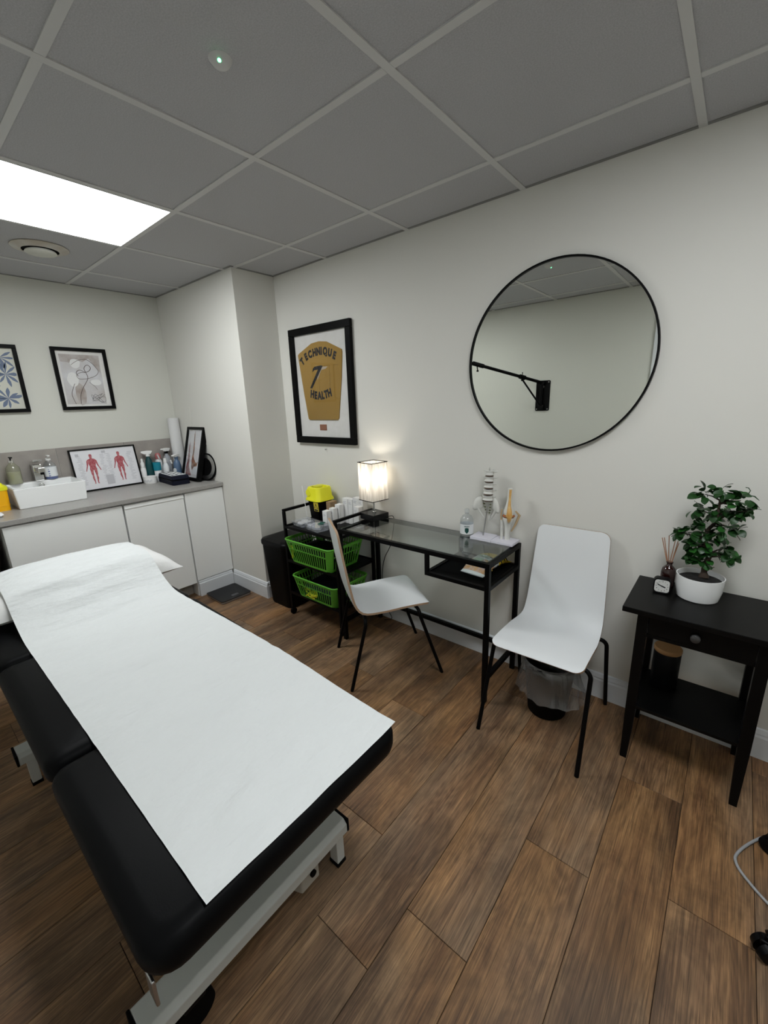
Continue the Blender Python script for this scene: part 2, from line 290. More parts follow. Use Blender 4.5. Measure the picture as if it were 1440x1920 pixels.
mk('wall_angle',b,M('wall_angle_metal',(.22,.22,.21),.6),ceil)
LX=(.519,2.319)
for i,(xa,xb) in enumerate(zip(xs,xs[1:])):
    for ya,yb in zip(ys,ys[1:]):
        if ya==gy[1] and (abs(xb-.519)<.01 or abs(xa-2.319)<.01): continue
        g=.006
        b=MB(); z=H+.004
        b.ring([[(xa+g,yb+g,z),(xb-g,yb+g,z),(xb-g,ya-g,z),(xa+g,ya-g,z)],[(xa+g-.004,yb+g-.004,z+.006),(xb-g+.004,yb+g-.004,z+.006),(xb-g+.004,ya-g+.004,z+.006),(xa+g-.004,ya-g+.004,z+.006)],[(xa+g,yb+g,z+.02),(xb-g,yb+g,z+.02),(xb-g,ya-g,z+.02),(xa+g,ya-g,z+.02)]])
        mk('ceiling_tile',b,TILE,ceil)
def panel(xa,mat,lab):
    t=thing('ceiling_light',lab,'light',(xa+.3,-1.192,H))
    mk('diffuser',MB().box(xa+.014,xa+.586,-1.478,-.906,H-.001,H+.003),mat,t)
    b=MB(); f=.013
    b.box(xa+f,xa+.587,-.906,-.905,H-.002,H+.02); b.box(xa+f,xa+.587,-1.479,-1.478,H-.002,H+.02); b.box(xa+f,xa+.014,-1.479,-.905,H-.002,H+.02); b.box(xa+.586,xa+.587,-1.479,-.905,H-.002,H+.02)
    b.box(xa+.0,xa+.6,-1.492,-.892,H+.013,H+.03)
    mk('housing',b,TBAR,t)
panel(-.081,PANEL,'square white LED panel glowing in the ceiling grid above the sink')
panel(2.319,PANEL2,'square white LED panel in the ceiling nearer the viewer, out of frame')
# ceiling vent
t=thing('air_vent','round white ceiling air valve with stained rim beside the light panel','vent',(-.385,-1.178,H))
mk('rim',MB().lathe((-.385,-1.178,H-.012),[(.080,.0),(.083,-.002),(.105,.004),(.125,.011),(.125,.014),(.078,.014)],40,caps=False),M('vent_rim',(.52,.51,.47),.5,var=((.42,.37,.30),12)),t,smooth=40)
mk('throat',MB().lathe((-.385,-1.178,H-.004),[(.082,-.008),(.080,.0),(.0,.001)],40,caps=False),BLKM,t)
mk('valve_disc',MB().lathe((-.385,-1.178,H-.026),[(.0,-.001),(.064,0),(.070,.004),(.064,.012),(.0,.014)],40,caps=False),M('vent_disc',(.60,.60,.54),.5),t,smooth=40)
t=thing('smoke_detector','small round ceiling sensor with a lit green light','sensor',(1.426,-1.192,H))
mk('sensor_body',MB().lathe((1.426,-1.192,H-.012),[(.0,0),(.012,0),(.020,.004),(.028,.014),(.030,.018)],32,caps=False),TBAR,t,smooth=50)
mk('indicator_light',MB().lathe((1.426+.0125,-1.192-.0115,H-.0115),[(.0,0),(.0035,.001),(.0048,.004),(.0035,.007),(.0,.008)],12,caps=False),LED,t,smooth=50)
# door frame on the left wall, at the edge of the mirror
d=mk('door_1',MB().box(2.0,2.78,Y1-.02,Y1+.02,.005,1.93),WHITE,kind='structure')
mk('door_frame',MB().box(1.93,2.0,Y1,Y1+.035,0,2.0).box(2.78,2.85,Y1,Y1+.035,0,2.0).box(2.0,2.78,Y1,Y1+.035,1.93,2.0),SKIRT,d,bevel=.004)
mk('door_handle',MB().cyl((2.07,Y1+.02,1.0),(2.07,Y1+.07,1.0),.009).cyl((2.07,Y1+.065,1.0),(2.18,Y1+.065,1.0),.009),CHROME,d,smooth=40)
b=MB(); ax0,ax1,az0,az1=-.93,-.79,1.02,1.405; y=-.3172
b.box(ax0,ax1,y,-.3142,az0,az1); mk('trim_1',b,WALL,kind='structure',bevel=.0008)
# splashback
sp=mk('trim_2',MB().box(X0,X0+.006,Y1,-.314,.84,1.160),GROUT,kind='structure')
cuts=[-.3145,-.74,-1.167,-1.60,-2.03,Y1]
for a,c in zip(cuts,cuts[1:]): mk('tile',MB().box(X0+.005,X0+.011,c+.0015,a-.0015,.841,1.163),SPL,sp,bevel=.0008)

# ---------- counter ----------
mk('worktop',MB().box(X0+.012,-.440,Y1+.001,-.3155,.812,.842),WT,bevel=.003,label='grey stone-effect worktop running along the back wall',cat='worktop')
def cabinet(lab,ya,yb,doorbot,full=False,hinge=None):
    t=thing('base_cabinet',lab,'cabinet',(-.6,(ya+yb)/2,0),group='white base cabinets under the worktop')
    if full: mk('carcass',MB().box(X0+.02,-.47,ya+.002,yb-.002,.0,.808),WHITEM,t)
    else: mk('carcass',MB().box(X0+.02,-.475,ya+.002,yb-.002,.108,.806),WHITEM,t)
    dr=mk('door',MB().box(-.470,-.452,ya+.003,yb-.003,doorbot,.770 if ya>-1.1 and not full else .804),WHITE,t,bevel=.002)
    if not full and ya>-1.1:
        b=MB(); b.prism([(-.470,.770),(-.452,.770),(-.449,.778),(-.452,.800),(-.462,.802),(-.462,.79),(-.470,.782)],'y',ya+.003,yb-.003)
        mk('handle_lip',b,WHITE,dr)
    if not full: mk('plinth',MB().box(-.56,-.545,ya,yb,0,.108),M('grey_plinth',(.30,.28,.25),.6),t)
    return t
cabinet('white handleless base cabinet under the white sink',-1.616,-1.018,.114)
cabinet('white handleless base cabinet between the sink cabinet and the narrow end panel',-1.014,-.620,.114)
c3=cabinet('narrow white panel cabinet reaching the floor beside the alcove wall',-.616,-.316,.128,True)
mk('skirting_strip',MB().box(-.470,-.438,-.612,-.331,.0,.105).box(-.470,-.446,-.612,-.331,.105,.122),SKIRT,c3,bevel=.003)
mk('end_panel',MB().box(X0+.02,-.50,-1.70,-1.66,0,.808),DARKEND,label='dark brown end panel beyond the last white cabinet door',cat='panel')
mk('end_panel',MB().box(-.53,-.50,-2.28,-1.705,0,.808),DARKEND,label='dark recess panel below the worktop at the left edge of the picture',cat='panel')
# sink
t=thing('vessel_sink','rectangular white ceramic vessel sink on the grey worktop','sink',(-.86,-1.31,.842))
def sinkmb():
    b=MB(); o=[(-1.03,-1.492),(-.70,-1.492),(-.70,-1.122),(-1.03,-1.122)]; w=.014
    i=[(-.975,-1.492+w),(-.70-w,-1.492+w),(-.70-w,-1.122-w),(-.975,-1.122-w)]
    o0=[(-1.02,-1.480),(-.708,-1.480),(-.708,-1.132),(-1.02,-1.132)]
    z0,z1=.842,.966
    b.ring([[(x,y,z0) for x,y in o0],[(x,y,z1) for x,y in o],[(x,y,z1) for x,y in i],[(x*.9-.085 if 0 else x,y,.875) for x,y in i]])
    return b
mk('basin',sinkmb(),CERAM,t,bevel=.006,seg=3)
mk('overflow_ring',MB().tube([(-.9735+0*k,-1.30+.012*math.cos(k*PI/8),.935+.012*math.sin(k*PI/8)) for k in range(16)],.004,8,closed=True),CHROME,t,smooth=60)
mk('drain_cap',MB().lathe((-.84,-1.30,.8755),[(.0,0.006),(.018,.006),(.022,.003),(.022,0)],20),CHROME,t,smooth=40)
t=thing('basin_tap','square chrome mixer tap standing behind the sink','tap',(-1.0,-1.30,.966))
b=MB(); b.box(-1.020,-.975,-1.327,-1.279,.9665,1.075); mk('tap_body',b,CHROME,t,bevel=.004)
b=MB(); b.box(-.99,-.865,-1.322,-1.284,1.030,1.062); mk('spout',b,CHROME,t,bevel=.004)
mk('outlet',MB().cyl((-.880,-1.302,1.031),(-.880,-1.302,1.016),.010),BLKP,t,smooth=40)
b=MB(); b.T=FR((-1.0,-1.302,1.085),(.95,0,.15),(0,1,0)); b.box(-.03,.065,-.024,.024,0,.014); mk('lever',b,CHROME,t,bevel=.003)
def pump_bottle(name,lab,x,y,z,r,h,body,cap,labm=None,pumpm=None,taper=.6):
    t=thing(name,lab,'bottle',(x,y,z))
    mk('bottle_body',MB().lathe((x,y,z),[(r*.92,0),(r,.006),(r,h*.62),(r*.93,h*.72),(r*taper,h*.84),(r*.38,h*.9),(r*.38,h*.93)],28),body,t,smooth=50)
    mk('collar',MB().lathe((x,y,z+h*.93),[(r*.42,0),(r*.42,h*.10),(r*.25,h*.115)],20),pumpm or cap,t,smooth=40)
    b=MB(); b.cyl((x,y,z+h*1.03),(x,y,z+h*1.14),.004); b.box(x-.010,x+.035,y-.007,y+.007,z+h*1.13,z+h*1.19)
    mk('pump_head',b,cap,t,bevel=.002)
    if labm: mk('label_band',MB().lathe((x,y,z+h*.14),[(r*1.012,0),(r*1.012,h*.48)],28,caps=False),labm,t,smooth=50)
    return t
t=pump_bottle('soap_bottle','clear olive soap bottle with black pump left of the tap',-.985,-1.425,.9665,.037,.145,GELG,BLKP,None,CHROME)
mk('liquid',MB().lathe((-.985,-1.425,.9675),[(.032,0),(.0345,.004),(.0345,.075),(.0,.076)],24,caps=False),LIQ,t,smooth=50)
t=pump_bottle('hand_wash_bottle','white-pumped hand wash bottle with blue and white label right of the tap',-1.0,-1.232,.9665,.035,.135,CLEAR,WHITEM,LABELW)
b=MB()
for i,(wd,s_) in enumerate(((.012,.006),(.034,.008),(.028,.006),(.034,.007))):
    zz=.9665+.065-.0145*i
    for a in range(8):
        a0=(-.35+(a-4)*.03*wd/.034*1.2)*1.0-.1; a1=a0+.028*wd/.034
        r=.0357; b.add([(-1.0+r*math.cos(q),-1.232+r*math.sin(q),zq) for q,zq in ((a0,zz),(a1,zz),(a1,zz+s_),(a0,zz+s_))],[(0,1,2,3)])
mk('label_print',b,LABELB,t)
mk('blue_liquid',MB().lathe((-1.0,-1.232,.9675),[(.031,0),(.0335,.004),(.0335,.022),(.0,.023)],24,caps=False),M('hand_wash_blue',(.05,.09,.30),.3),t,smooth=50)
# yellow container and cloth at the left edge
t=thing('sharps_container','tall orange yellow plastic container left of the sink','container',(-.83,-1.575,.842))
mk('container_body',MB().rbox(-.83,-1.575,.842,.965,.14,.13,.02,tx=1.06),ORANGE,t,smooth=40)
mk('container_lid',MB().rbox(-.83,-1.575,.965,.985,.155,.145,.022).rbox(-.83,-1.575,.985,1.005,.13,.12,.02,tx=.9),YEL,t,smooth=40)
mk('container_rib',MB().rbox(-.83,-1.575,.872,.878,.146,.136,.022),ORANGE,t)
b=MB(); b.lathe((-.60,-1.60,.842),[(.0,0),(.022,.001),(.03,.010),(.022,.022),(.0,.026)],16,caps=False,sx=1.3,sy=1)
for i,v in enumerate(b.v): b.v[i]=(v[0]+.004*noise.noise(Vector(v)*60),v[1],v[2]+(.004*noise.noise(Vector(v)*50) if v[2]>.843 else 0))
mk('folded_cloth',b,COTTON,smooth=60,label='crumpled white cloth on the worktop edge in front of the sink',cat='cloth')
# ---------- anatomy chart ----------
def human(mb,cx,cz,h,P,mi=0,flip=1,back=False):
    half=[(.0,1.0),(.035,.99),(.045,.95),(.038,.90),(.028,.875),(.035,.85),(.10,.825),(.135,.79),(.15,.72),(.165,.62),(.19,.54),(.215,.47),(.225,.44),(.205,.445),(.185,.49),(.15,.57),(.125,.64),(.11,.72),(.095,.66),(.085,.60),(.095,.52),(.105,.44),(.095,.34),(.078,.27),(.085,.20),(.065,.10),(.055,.04),(.075,.0),(.035,.005),(.03,.06),(.03,.15),(.035,.25),(.03,.33),(.012,.46),(.0,.47)]
    L=[(cx+a*h*flip,cz+(z-.5)*h) for a,z in half]; R=[(cx-a*h*flip,cz+(z-.5)*h) for a,z in half[::-1]][1:-1]
    n=len(half)
    vs=[P(*q,0) for q in L]+[P(cx,cz+(z-.5)*h,0) for a,z in half]+[P(2*cx-q[0],q[1],0) for q in L]
    fs=[]
    # build as strips: limbs split into convex quads
    def quad(pts): 
        b0=len(vs)
        for q in pts: vs.append(P(cx+q[0]*h,cz+(q[1]-.5)*h,0))
        fs.append(tuple(range(b0,b0+len(pts))))
    for s in (1,-1):
        H_=[[(0,.87),(.028,.87),(.04,.9),(.046,.95),(.035,.99),(0,1.0)],[(0,.84),(.04,.845),(.028,.875),(0,.875)],
            [(0,.64),(.11,.70),(.13,.80),(.10,.828),(.04,.846),(0,.846)],[(0,.56),(.085,.58),(.11,.70),(0,.65)],[(0,.46),(.10,.46),(.105,.5),(.085,.58),(0,.57)],
            [(.012,.46),(.10,.46),(.095,.34),(.078,.27),(.035,.27)],[(.032,.27),(.078,.27),(.088,.19),(.06,.08),(.03,.09)],[(.03,.09),(.06,.08),(.058,.03),(.075,.0),(.03,.0)],
            [(.125,.80),(.15,.77),(.168,.62),(.135,.61),(.11,.70)],[(.135,.61),(.168,.62),(.21,.49),(.185,.485)],[(.185,.485),(.21,.49),(.225,.44),(.20,.435)]]
        for q in H_: quad([(s*a,z) for a,z in q])
    mb.add(vs,fs,mi)
t=thing('anatomy_chart','landscape framed muscle chart with two red figures leaning on the splashback','picture',(-1.0,-.88,.843))
lean=FR((-.985,-1.106,.8435),(0,1,0),(-.060,0,.30))   # local x = along the wall, local y = up, z = out of the picture
CW,CH=.428,.302
def frm(mb,W_,H_,w,d,z0=0): # frame bars in a local x,y,z=out system
    mb.box(0,W_,0,w,z0-d,z0); mb.box(0,W_,H_-w,H_,z0-d,z0); mb.box(0,w,w,H_-w,z0-d,z0); mb.box(W_-w,W_,w,H_-w,z0-d,z0)
b=MB(); b.T=lean; frm(b,CW,CH,.009,.014,.014); mk('frame',b,FRAME,t)
b=MB(); b.T=lean; b.box(.008,CW-.008,.008,CH-.008,.0,.007); pr=mk('poster',b,PRINT,t)
b=MB(); b.T=lean
for cx in (.125,.305): b=MB(); b.T=lean; human(b,cx,.155,.215,lambda x,y,z:(x,y,.0075)); mk('muscle_figure',b,RED,pr)
b=MB(); b.T=lean; random.seed(3)
for cx in (.125,.305):
    for sd in (-1,1):
        for i in range(26):
            yy=.045+i*.0083; ww=random.uniform(.012,.034); xx=cx+sd*(.052+random.uniform(0,.012)); x2=xx+sd*ww
            b.box(min(xx,x2),max(xx,x2),yy,yy+.0028,.0072,.0076)
b.box(.20,.225,.262,.28,.0072,.0076); b.box(.035,.055,.25,.27,.0072,.0076); b.box(.19,.24,.03,.10,.0072,.0074)
mk('caption_lines',b,LGREY,pr,kind='stuff')
# ---------- bottles on the counter ----------
ZC=.842
t=thing('dropper_bottle','small white dropper bottle beside the anatomy chart','bottle',(-1.0,-.654,ZC))
mk('bottle_body',MB().lathe((-1.0,-.654,ZC),[(.018,0),(.020,.004),(.020,.10),(.014,.118),(.010,.122)],20),WHITEM,t,smooth=50)
mk('cap',MB().lathe((-1.0,-.654,ZC+.122),[(.014,0),(.014,.03),(.008,.04),(.008,.062),(.004,.066)],16),WHITEM,t,smooth=40)
def spray(lab,x,y,h,r,bm,hm,trig=1,rz=0,cm=None):
    t=thing('spray_bottle',lab,'bottle',(x,y,ZC),rz)
    mk('bottle_body',MB().lathe((0,0,0),[(r*.95,0),(r,.006),(r,h*.55),(r*.8,h*.70),(r*.42,h*.78),(r*.42,h*.82)],24),bm,t,local=True,smooth=50)
    mk('neck_ring',MB().lathe((0,0,h*.82),[(.014,0),(.014,.018),(.010,.02)],16),cm or hm,t,local=True,smooth=40)
    b=MB(); b.prism([(-.02,h*.89),(.02,h*.89),(.045,h*.945),(.043,h*.985),(.0,h*1.0),(-.035,h*.985),(-.03,h*.94)],'y',-.012,.012); mk('spray_head',b,hm,t,local=True,bevel=.003)
    b=MB(); b.T=Matrix.Rotation(.35,4,'Y'); b.box(.012,.018,-.006,.006,h*.74,h*.9); mk('trigger',b,hm,t,local=True,bevel=.002)
    return t
t=spray('dark green spray bottle with white trigger head and white label on the worktop',-1.0,-.604,.245,.028,DTEAL,WHITEM,rz=-1.9)
mk('label_band',MB().box(.0285,.0295,-.014,.016,.03,.125),LABELW,t,local=True)
t=spray('smoky spray bottle with white and black trigger head in the middle of the bottles',-1.018,-.453,.250,.030,FROST,WHITEM,rz=-1.2,cm=BLKP)
t=spray('blue spray bottle with white nozzle and round label beside the couch roll',-.925,-.422,.200,.029,BLUEP,WHITEM,rz=-1.0,cm=BLUEP)
mk('round_label',MB().cyl((0.028,-.006,.075),(.0305,-.0065,.075),.016,n=20),LABELW,t,local=True)
t=thing('lotion_bottle','clear bottle with coral red cap behind the turquoise roll','bottle',(-1.02,-.522,ZC))
mk('bottle_body',MB().lathe((-1.02,-.522,ZC),[(.024,0),(.026,.005),(.026,.145),(.02,.165),(.014,.17)],20),LABELW,t,smooth=50)
mk('cap',MB().lathe((-1.02,-.522,ZC+.17),[(.021,0),(.021,.03),(.015,.045),(.0,.048)],20,caps=False),PINK,t,smooth=50)
t=thing('tape_roll_stack','clear jar holding a turquoise tape roll beside the spray bottles','jar',(-.965,-.562,ZC))
mk('jar_body',MB().lathe((-.965,-.562,ZC),[(.023,0),(.025,.004),(.025,.085),(.023,.088)],20),LABELW,t,smooth=50)
mk('turquoise_roll',MB().lathe((-.965,-.562,ZC+.0885),[(.012,0),(.029,0),(.029,.062),(.012,.062)],24,caps=False),TEAL,t,smooth=50)
t=thing('spray_funnel','white conical pump bottle standing behind the black case','bottle',(-.955,-.495,ZC))
mk('bottle_body',MB().lathe((-.965,-.495,ZC),[(.022,0),(.024,.004),(.024,.105),(.014,.135),(.011,.140)],20),LABELW,t,smooth=50)
mk('nozzle_cap',MB().lathe((-.965,-.495,ZC+.14),[(.015,0),(.013,.02),(.011,.034),(.004,.036)],16),WHITEM,t,smooth=50)
t=thing('tape_tub','low white tub of tape in front of the bottles','tub',(-.93,-.640,ZC))
mk('tub_body',MB().lathe((-.93,-.640,ZC),[(.043,0),(.045,.004),(.045,.045),(.043,.048)],28),WHITEM,t,smooth=50)
mk('tub_rim',MB().lathe((-.93,-.640,ZC+.045),[(.047,0),(.047,.008),(.038,.008),(.038,.001)],28),WHITEM,t,smooth=40)
b=MB()
for i in range(9): b.T=Matrix.Translation((-.93,-.640,ZC+.012+.003*(i%3)))@Matrix.Rotation(-1.6+.17*i,4,'Z'); b.box(.0448,.0456,-.0015,.0025,0,.016)
mk('printed_marks',b,LGREY,t)
t=thing('zip_case','black zipped hard case with white label on its lid','case',(-.780,-.528,ZC),-.08)
mk('lower_shell',MB().rbox(0,0,0,.036,.31,.130,.02),NAVY,t,local=True,bevel=.004)
mk('lid_shell',MB().rbox(0,0,.040,.068,.31,.130,.02,tx=.95),NAVY,t,local=True,bevel=.005)
mk('zip_band',MB().rbox(0,0,.036,.040,.314,.134,.021),BLKM,t,local=True)
mk('zip_pull',MB().tube([(-.152,-.05,.032),(-.163,-.056,.036),(-.166,-.05,.04),(-.158,-.045,.036)],.003,6),STEEL,t,local=True)
lb=mk('lid_label',MB().box(-.12,.11,-.053,.053,.0682,.0695),LABELW,t,local=True)
b=MB()
for i in range(4):
    for j in range(3): b.box(-.11+i*.055,-.11+i*.055+random.uniform(.02,.045),-.042+j*.034,-.028+j*.034,.0696,.0700)
mk('label_print',b,INK,lb,local=True)
for v in b.v: pass
# foot artwork frame, leaning on the alcove wall
t=thing('foot_picture','black box-framed drawing of pointed feet leaning on the alcove wall','picture',(-.74,-.40,ZC))
LF=FR((-.868,-.432,ZC+.012),(1,0,0),(0,.112,.400)); FW,FH=.262,.415
b=MB(); b.T=LF; frm(b,FW,FH,.020,.036,.0); mk('frame',b,FRAME,t,bevel=.001)
b=MB(); b.T=LF; b.box(.018,FW-.018,.018,FH-.018,-.014,-.012); pr=mk('print',b,PRINT,t)
b=MB(); b.T=LF
def poly(mb,pts,z,mi=0): mb.add([(x,y,z) for x,y in pts],[tuple(range(len(pts)))],mi)
poly(b,[(.115,.355),(.122,.39),(.131,.30),(.140,.24),(.137,.19),(.150,.165),(.190,.130),(.215,.150),(.200,.110),(.160,.105),(.135,.075),(.118,.10),(.112,.16),(.122,.22),(.118,.29)],-.0116)
mk('raised_foot_drawing',b,M('foot_ink_orange',(.42,.20,.10),.8,var=((.10,.05,.04),45)),pr)
b=MB(); b.T=LF
poly(b,[(.052,.28),(.060,.30),(.068,.24),(.078,.18),(.080,.11),(.105,.07),(.13,.035),(.10,.03),(.04,.04),(.035,.09),(.048,.16),(.050,.23)],-.0116)
mk('standing_foot_drawing',b,M('foot_ink_grey',(.28,.27,.26),.8,var=((.30,.07,.08),45)),pr)
b=MB(); b.T=LF; b.box(.018,FW-.018,.018,FH-.018,-.006,-.005); mk('glass_pane',b,PICGL,t)
t=thing('round_weight','round black disc with brushed silver face standing behind the foot picture','disc',(-.545,-.355,ZC))
LD=FR((-.612,-.338,ZC+.108),(.96,.25,0),(0,.10,.99))
b=MB(); b.T=LD; b.lathe((0,0,-.010),[(.0,0),(.103,0),(.105,.004),(.105,.018),(.102,.022),(.098,.020)],48,caps=False); mk('rim',b,BLKM,t,smooth=40)
b=MB(); b.T=LD; b.lathe((0,0,.0105),[(.098,0),(.070,.003),(.068,.0)],48,caps=False); mk('silver_face',b,STEEL,t,smooth=40)
b=MB(); b.T=LD; b.lathe((0,0,.0095),[(.068,0),(.03,-.002),(.0,0)],48,caps=False); mk('centre_plate',b,BLKM,t,smooth=40)
# couch roll in the corner
b=MB(); t=thing('paper_roll','tall white couch paper roll leaning in the alcove corner','paper roll',(-1.0,-.405,ZC))
p0,p1=Vector((-1.000,-.366,ZC+.003)),Vector((-1.010,-.361,1.325)); dd=(p1-p0)
mk('roll_body',MB().cyl(p0,p1,.043,n=28),M('roll_paper',(.70,.70,.70),.9,bmp=(20,.3,.004)),t,smooth=40)
b=MB(); u=dd.normalized(); a_=u.cross(Vector((0,0,1))).normalized(); c_=a_.cross(u)
pts=[p0+dd*(1-s*.75)+(a_*math.cos(-1.5+2.4*s)+c_*math.sin(-1.5+2.4*s))*.0432 for s in [k/14 for k in range(15)]]
b.tube(pts,.0016,6); mk('loose_edge',b,LGREY,t)
# ---------- framed pictures on the back wall ----------
def wallframe(name,lab,ya,yb,za,zb,w=.022,d=.022):
    t=thing(name,lab,'picture',(X0+.001,(ya+yb)/2,za),group=None)
    F=FR((X0+.0012,ya,za),(0,1,0),(0,0,1))
    b=MB(); b.T=F; frm(b,yb-ya,zb-za,w,d,d); mk('frame',b,FRAME,t,bevel=.0015)
    b=MB(); b.T=F; b.box(w-.002,yb-ya-w+.002,w-.002,zb-za-w+.002,.0,.008); p=mk('mount',b,MOUNT,t)
    return t,F,p
t,F,p=wallframe('abstract_picture','black framed abstract line drawing in grey and brown on the back wall',-1.071,-.745,1.414,1.827)
def PL(y,z,dz=0): return (y+1.071,z-1.414,.0083+dz)
b=MB(); b.T=F; b.add([PL(-1.036,1.452),PL(-.797,1.450),PL(-.792,1.783),PL(-1.031,1.784)],[(0,1,2,3)]); art=mk('wash',b,ARTG,p)
def blob(cy,cz,ry,rz_,n=24,amp=.18,seed=0):
    return [(cy+ry*(1+amp*noise.noise(Vector((math.cos(a)*1.5,math.sin(a)*1.5,seed))))*math.cos(a),cz+rz_*(1+amp*noise.noise(Vector((math.cos(a)*1.5,math.sin(a)*1.5,seed+5))))*math.sin(a)) for a in [2*PI*k/n for k in range(n)]]
b=MB(); b.T=F
b.add([PL(*q,.0003) for q in [(-1.031,1.784),(-1.026,1.735),(-.975,1.728),(-.93,1.75),(-.90,1.735),(-.86,1.76),(-.82,1.70),(-.80,1.66),(-.793,1.783)]],[tuple(range(9))])
b.add([PL(*q,.0003) for q in blob(-.945,1.52,.032,.075,seed=3)],[tuple(range(24))])
mk('brown_wash',b,ARTB,p)
for q in (blob(-.975,1.618,.034,.046,seed=1),blob(-.945,1.725,.03,.032,seed=2),blob(-.84,1.60,.035,.02,seed=8)): b=MB(); b.T=F; b.add([PL(*x,.0006) for x in q],[tuple(range(24))]); mk('white_blob',b,ARTW,p)
def smoothline(pts,sub=6,closed=False):
    out=[]; n=len(pts)
    for i in range(n-1):
        p=[Vector(pts[max(i-1,0)]),Vector(pts[i]),Vector(pts[i+1]),Vector(pts[min(i+2,n-1)])]
        for k in range(sub):
            t=k/sub; out.append(tuple(.5*((2*p[1])+(p[2]-p[0])*t+(2*p[0]-5*p[1]+4*p[2]-p[3])*t*t+(3*p[1]-p[0]-3*p[2]+p[3])*t**3)))
    out.append(tuple(pts[-1])); return out
l1=[(-.987,1.453),(-1.0,1.515),(-.984,1.563),(-.97,1.59)]
l2=[(-.957,1.454),(-.948,1.515),(-.925,1.563),(-.887,1.623),(-.889,1.66),(-.897,1.69),(-.885,1.712),(-.868,1.715),(-.857,1.698),(-.868,1.678),(-.894,1.668),(-.925,1.682),(-.948,1.665),(-.94,1.64)]
l3=[(-.97,1.715),(-.929,1.743),(-.879,1.754),(-.845,1.732),(-.822,1.70),(-.812,1.673),(-.834,1.645),(-.881,1.626),(-.935,1.622),(-.95,1.645),(-.925,1.664),(-.894,1.666)]
b=MB(); b.T=F
for l,r in ((l1,.0016),(l2,.0018),(l3,.0013)): b.tube([PL(*q,.0008) for q in smoothline(l)],r,5)
b.tube([PL(*q,.0008) for q in smoothline([(-.88,1.60),(-.85,1.57),(-.84,1.55)])],.001,5)
mk('line_drawing',b,BRNINK,p)
b=MB(); b.T=F; random.seed(5)
l=[(-.883+random.uniform(0,.085),1.455+random.uniform(0,.07)) for _ in range(16)]
b.tube([PL(*q,.0008) for q in smoothline(l,4)],.0008,4); mk('scribble',b,INK,p)
t,F2,p=wallframe('leaf_picture','black framed print of blue leaf fans at the left edge of the photo',-1.574,-1.248,1.410,1.823)
b=MB(); b.T=F2; b.box(.018,.308,.018,.395,.0081,.0085); mk('paper',b,CREAMP,p)
b=MB(); b.T=F2; random.seed(11)
for cy,cz in ((.245,.235),(.230,.088),(.237,.335),(.13,.16),(.10,.29),(.06,.08)):
    for k in range(9):
        a=random.uniform(-.15,.15)+2*PI*k/9; L_=random.uniform(.055,.085); w_=random.uniform(.007,.012)
        ux,uy=math.cos(a),math.sin(a); c=random.uniform(-.25,.25)
        pts=[(0,0),(.3,w_*.6),(.6,w_),(.85,w_*.6),(1,0),(.85,-w_*.5),(.6,-w_*.9),(.3,-w_*.5)]
        q=[(cy+ux*s*L_-uy*(e+c*L_*s*s*.5),cz+uy*s*L_+ux*(e+c*L_*s*s*.5)) for s,e in pts]
        q=[(min(max(x,.026),.299),min(max(y_,.026),.386)) for x,y_ in q]
        b.add([(x,y_,.0088) for x,y_ in q],[tuple(range(8))])
mk('leaf_print',b,BLUEINK,p)

# ---------- framed jersey ----------
t=thing('framed_jersey','tall black frame holding a mustard sports top lettered in black','picture',(.42,0,1.135))
xa,xb,za,zb=.134,.708,1.137,1.878
F=FR((xa,-.001,za),(1,0,0),(0,0,1))   # z out = -y
b=MB(); b.T=F; frm(b,xb-xa,zb-za,.044,.024,.026); mk('frame',b,FRAME,t,bevel=.003)
b=MB(); b.T=F; b.box(.04,xb-xa-.04,.04,zb-za-.04,0,.008); bk=mk('backing_board',b,MOUNT,t)
def J(x,z,d): return (x,-.001-d,z)
b=MB(); jp=[(.206,1.714),(.214,1.722),(.346,1.775),(.420,1.781),(.488,1.773),(.618,1.716),(.622,1.700),(.617,1.655),(.604,1.55),(.562,1.305),(.552,1.292),(.278,1.292),(.266,1.300),(.240,1.46)]
b.ring([[J(x,z,.008) for x,z in jp],[J(x,z,.013) for x,z in jp],[J(.415+(x-.415)*.975,1.52+(z-1.52)*.985,.016) for x,z in jp]]); js=mk('jersey',b,JERSEY,t,smooth=50)
b=MB()
for l in ([(.385,1.625),(.402,1.598),(.404,1.482)],[(.408,1.632),(.508,1.632),(.501,1.487)],[(.538,1.632),(.585,1.628)],[(.545,1.630),(.541,1.435),(.575,1.425)]):
    b.tube([J(x,z,.0158) for x,z in l],.0011,5)
mk('seam',b,JSEAM,js)
b=MB(); b.add([J(x,z,.0165) for x,z in ((.410,1.628),(.49,1.624),(.47,1.612),(.43,1.608),(.396,1.560),(.388,1.548),(.392,1.60))],[tuple(range(7))]); mk('faded_mark',b,JGREY,js)
b=MB(); Mj=FR((0,-.0172,0),(1,0,0),(0,0,1))
TB=[(.262,1.656),(.300,1.680),(.338,1.691),(.378,1.698),(.415,1.701),(.442,1.701),(.474,1.697),(.514,1.685),(.549,1.667)]
ang=[.62,.42,.27,.12,.04,.0,-.12,-.28,-.42]
arc(b,'TECHNIQUE',list(zip(TB,ang)),.060,Mj,.0040,.80); mk('lettering',b,INK,js); b=MB()
HB=[(.323,1.440),(.358,1.431),(.396,1.427),(.430,1.429),(.462,1.434),(.497,1.443)]
arc(b,'HEALTH',list(zip(HB,[-.18,-.12,-.03,.05,.13,.2])),.064,Mj,.0040,.78)
mk('lettering',b,INK,js)
b=MB(); b.T=Mj; q=[(.342,1.597),(.350,1.620),(.366,1.631),(.432,1.636),(.445,1.630),(.330,1.497),(.309,1.500),(.392,1.612),(.362,1.610)]
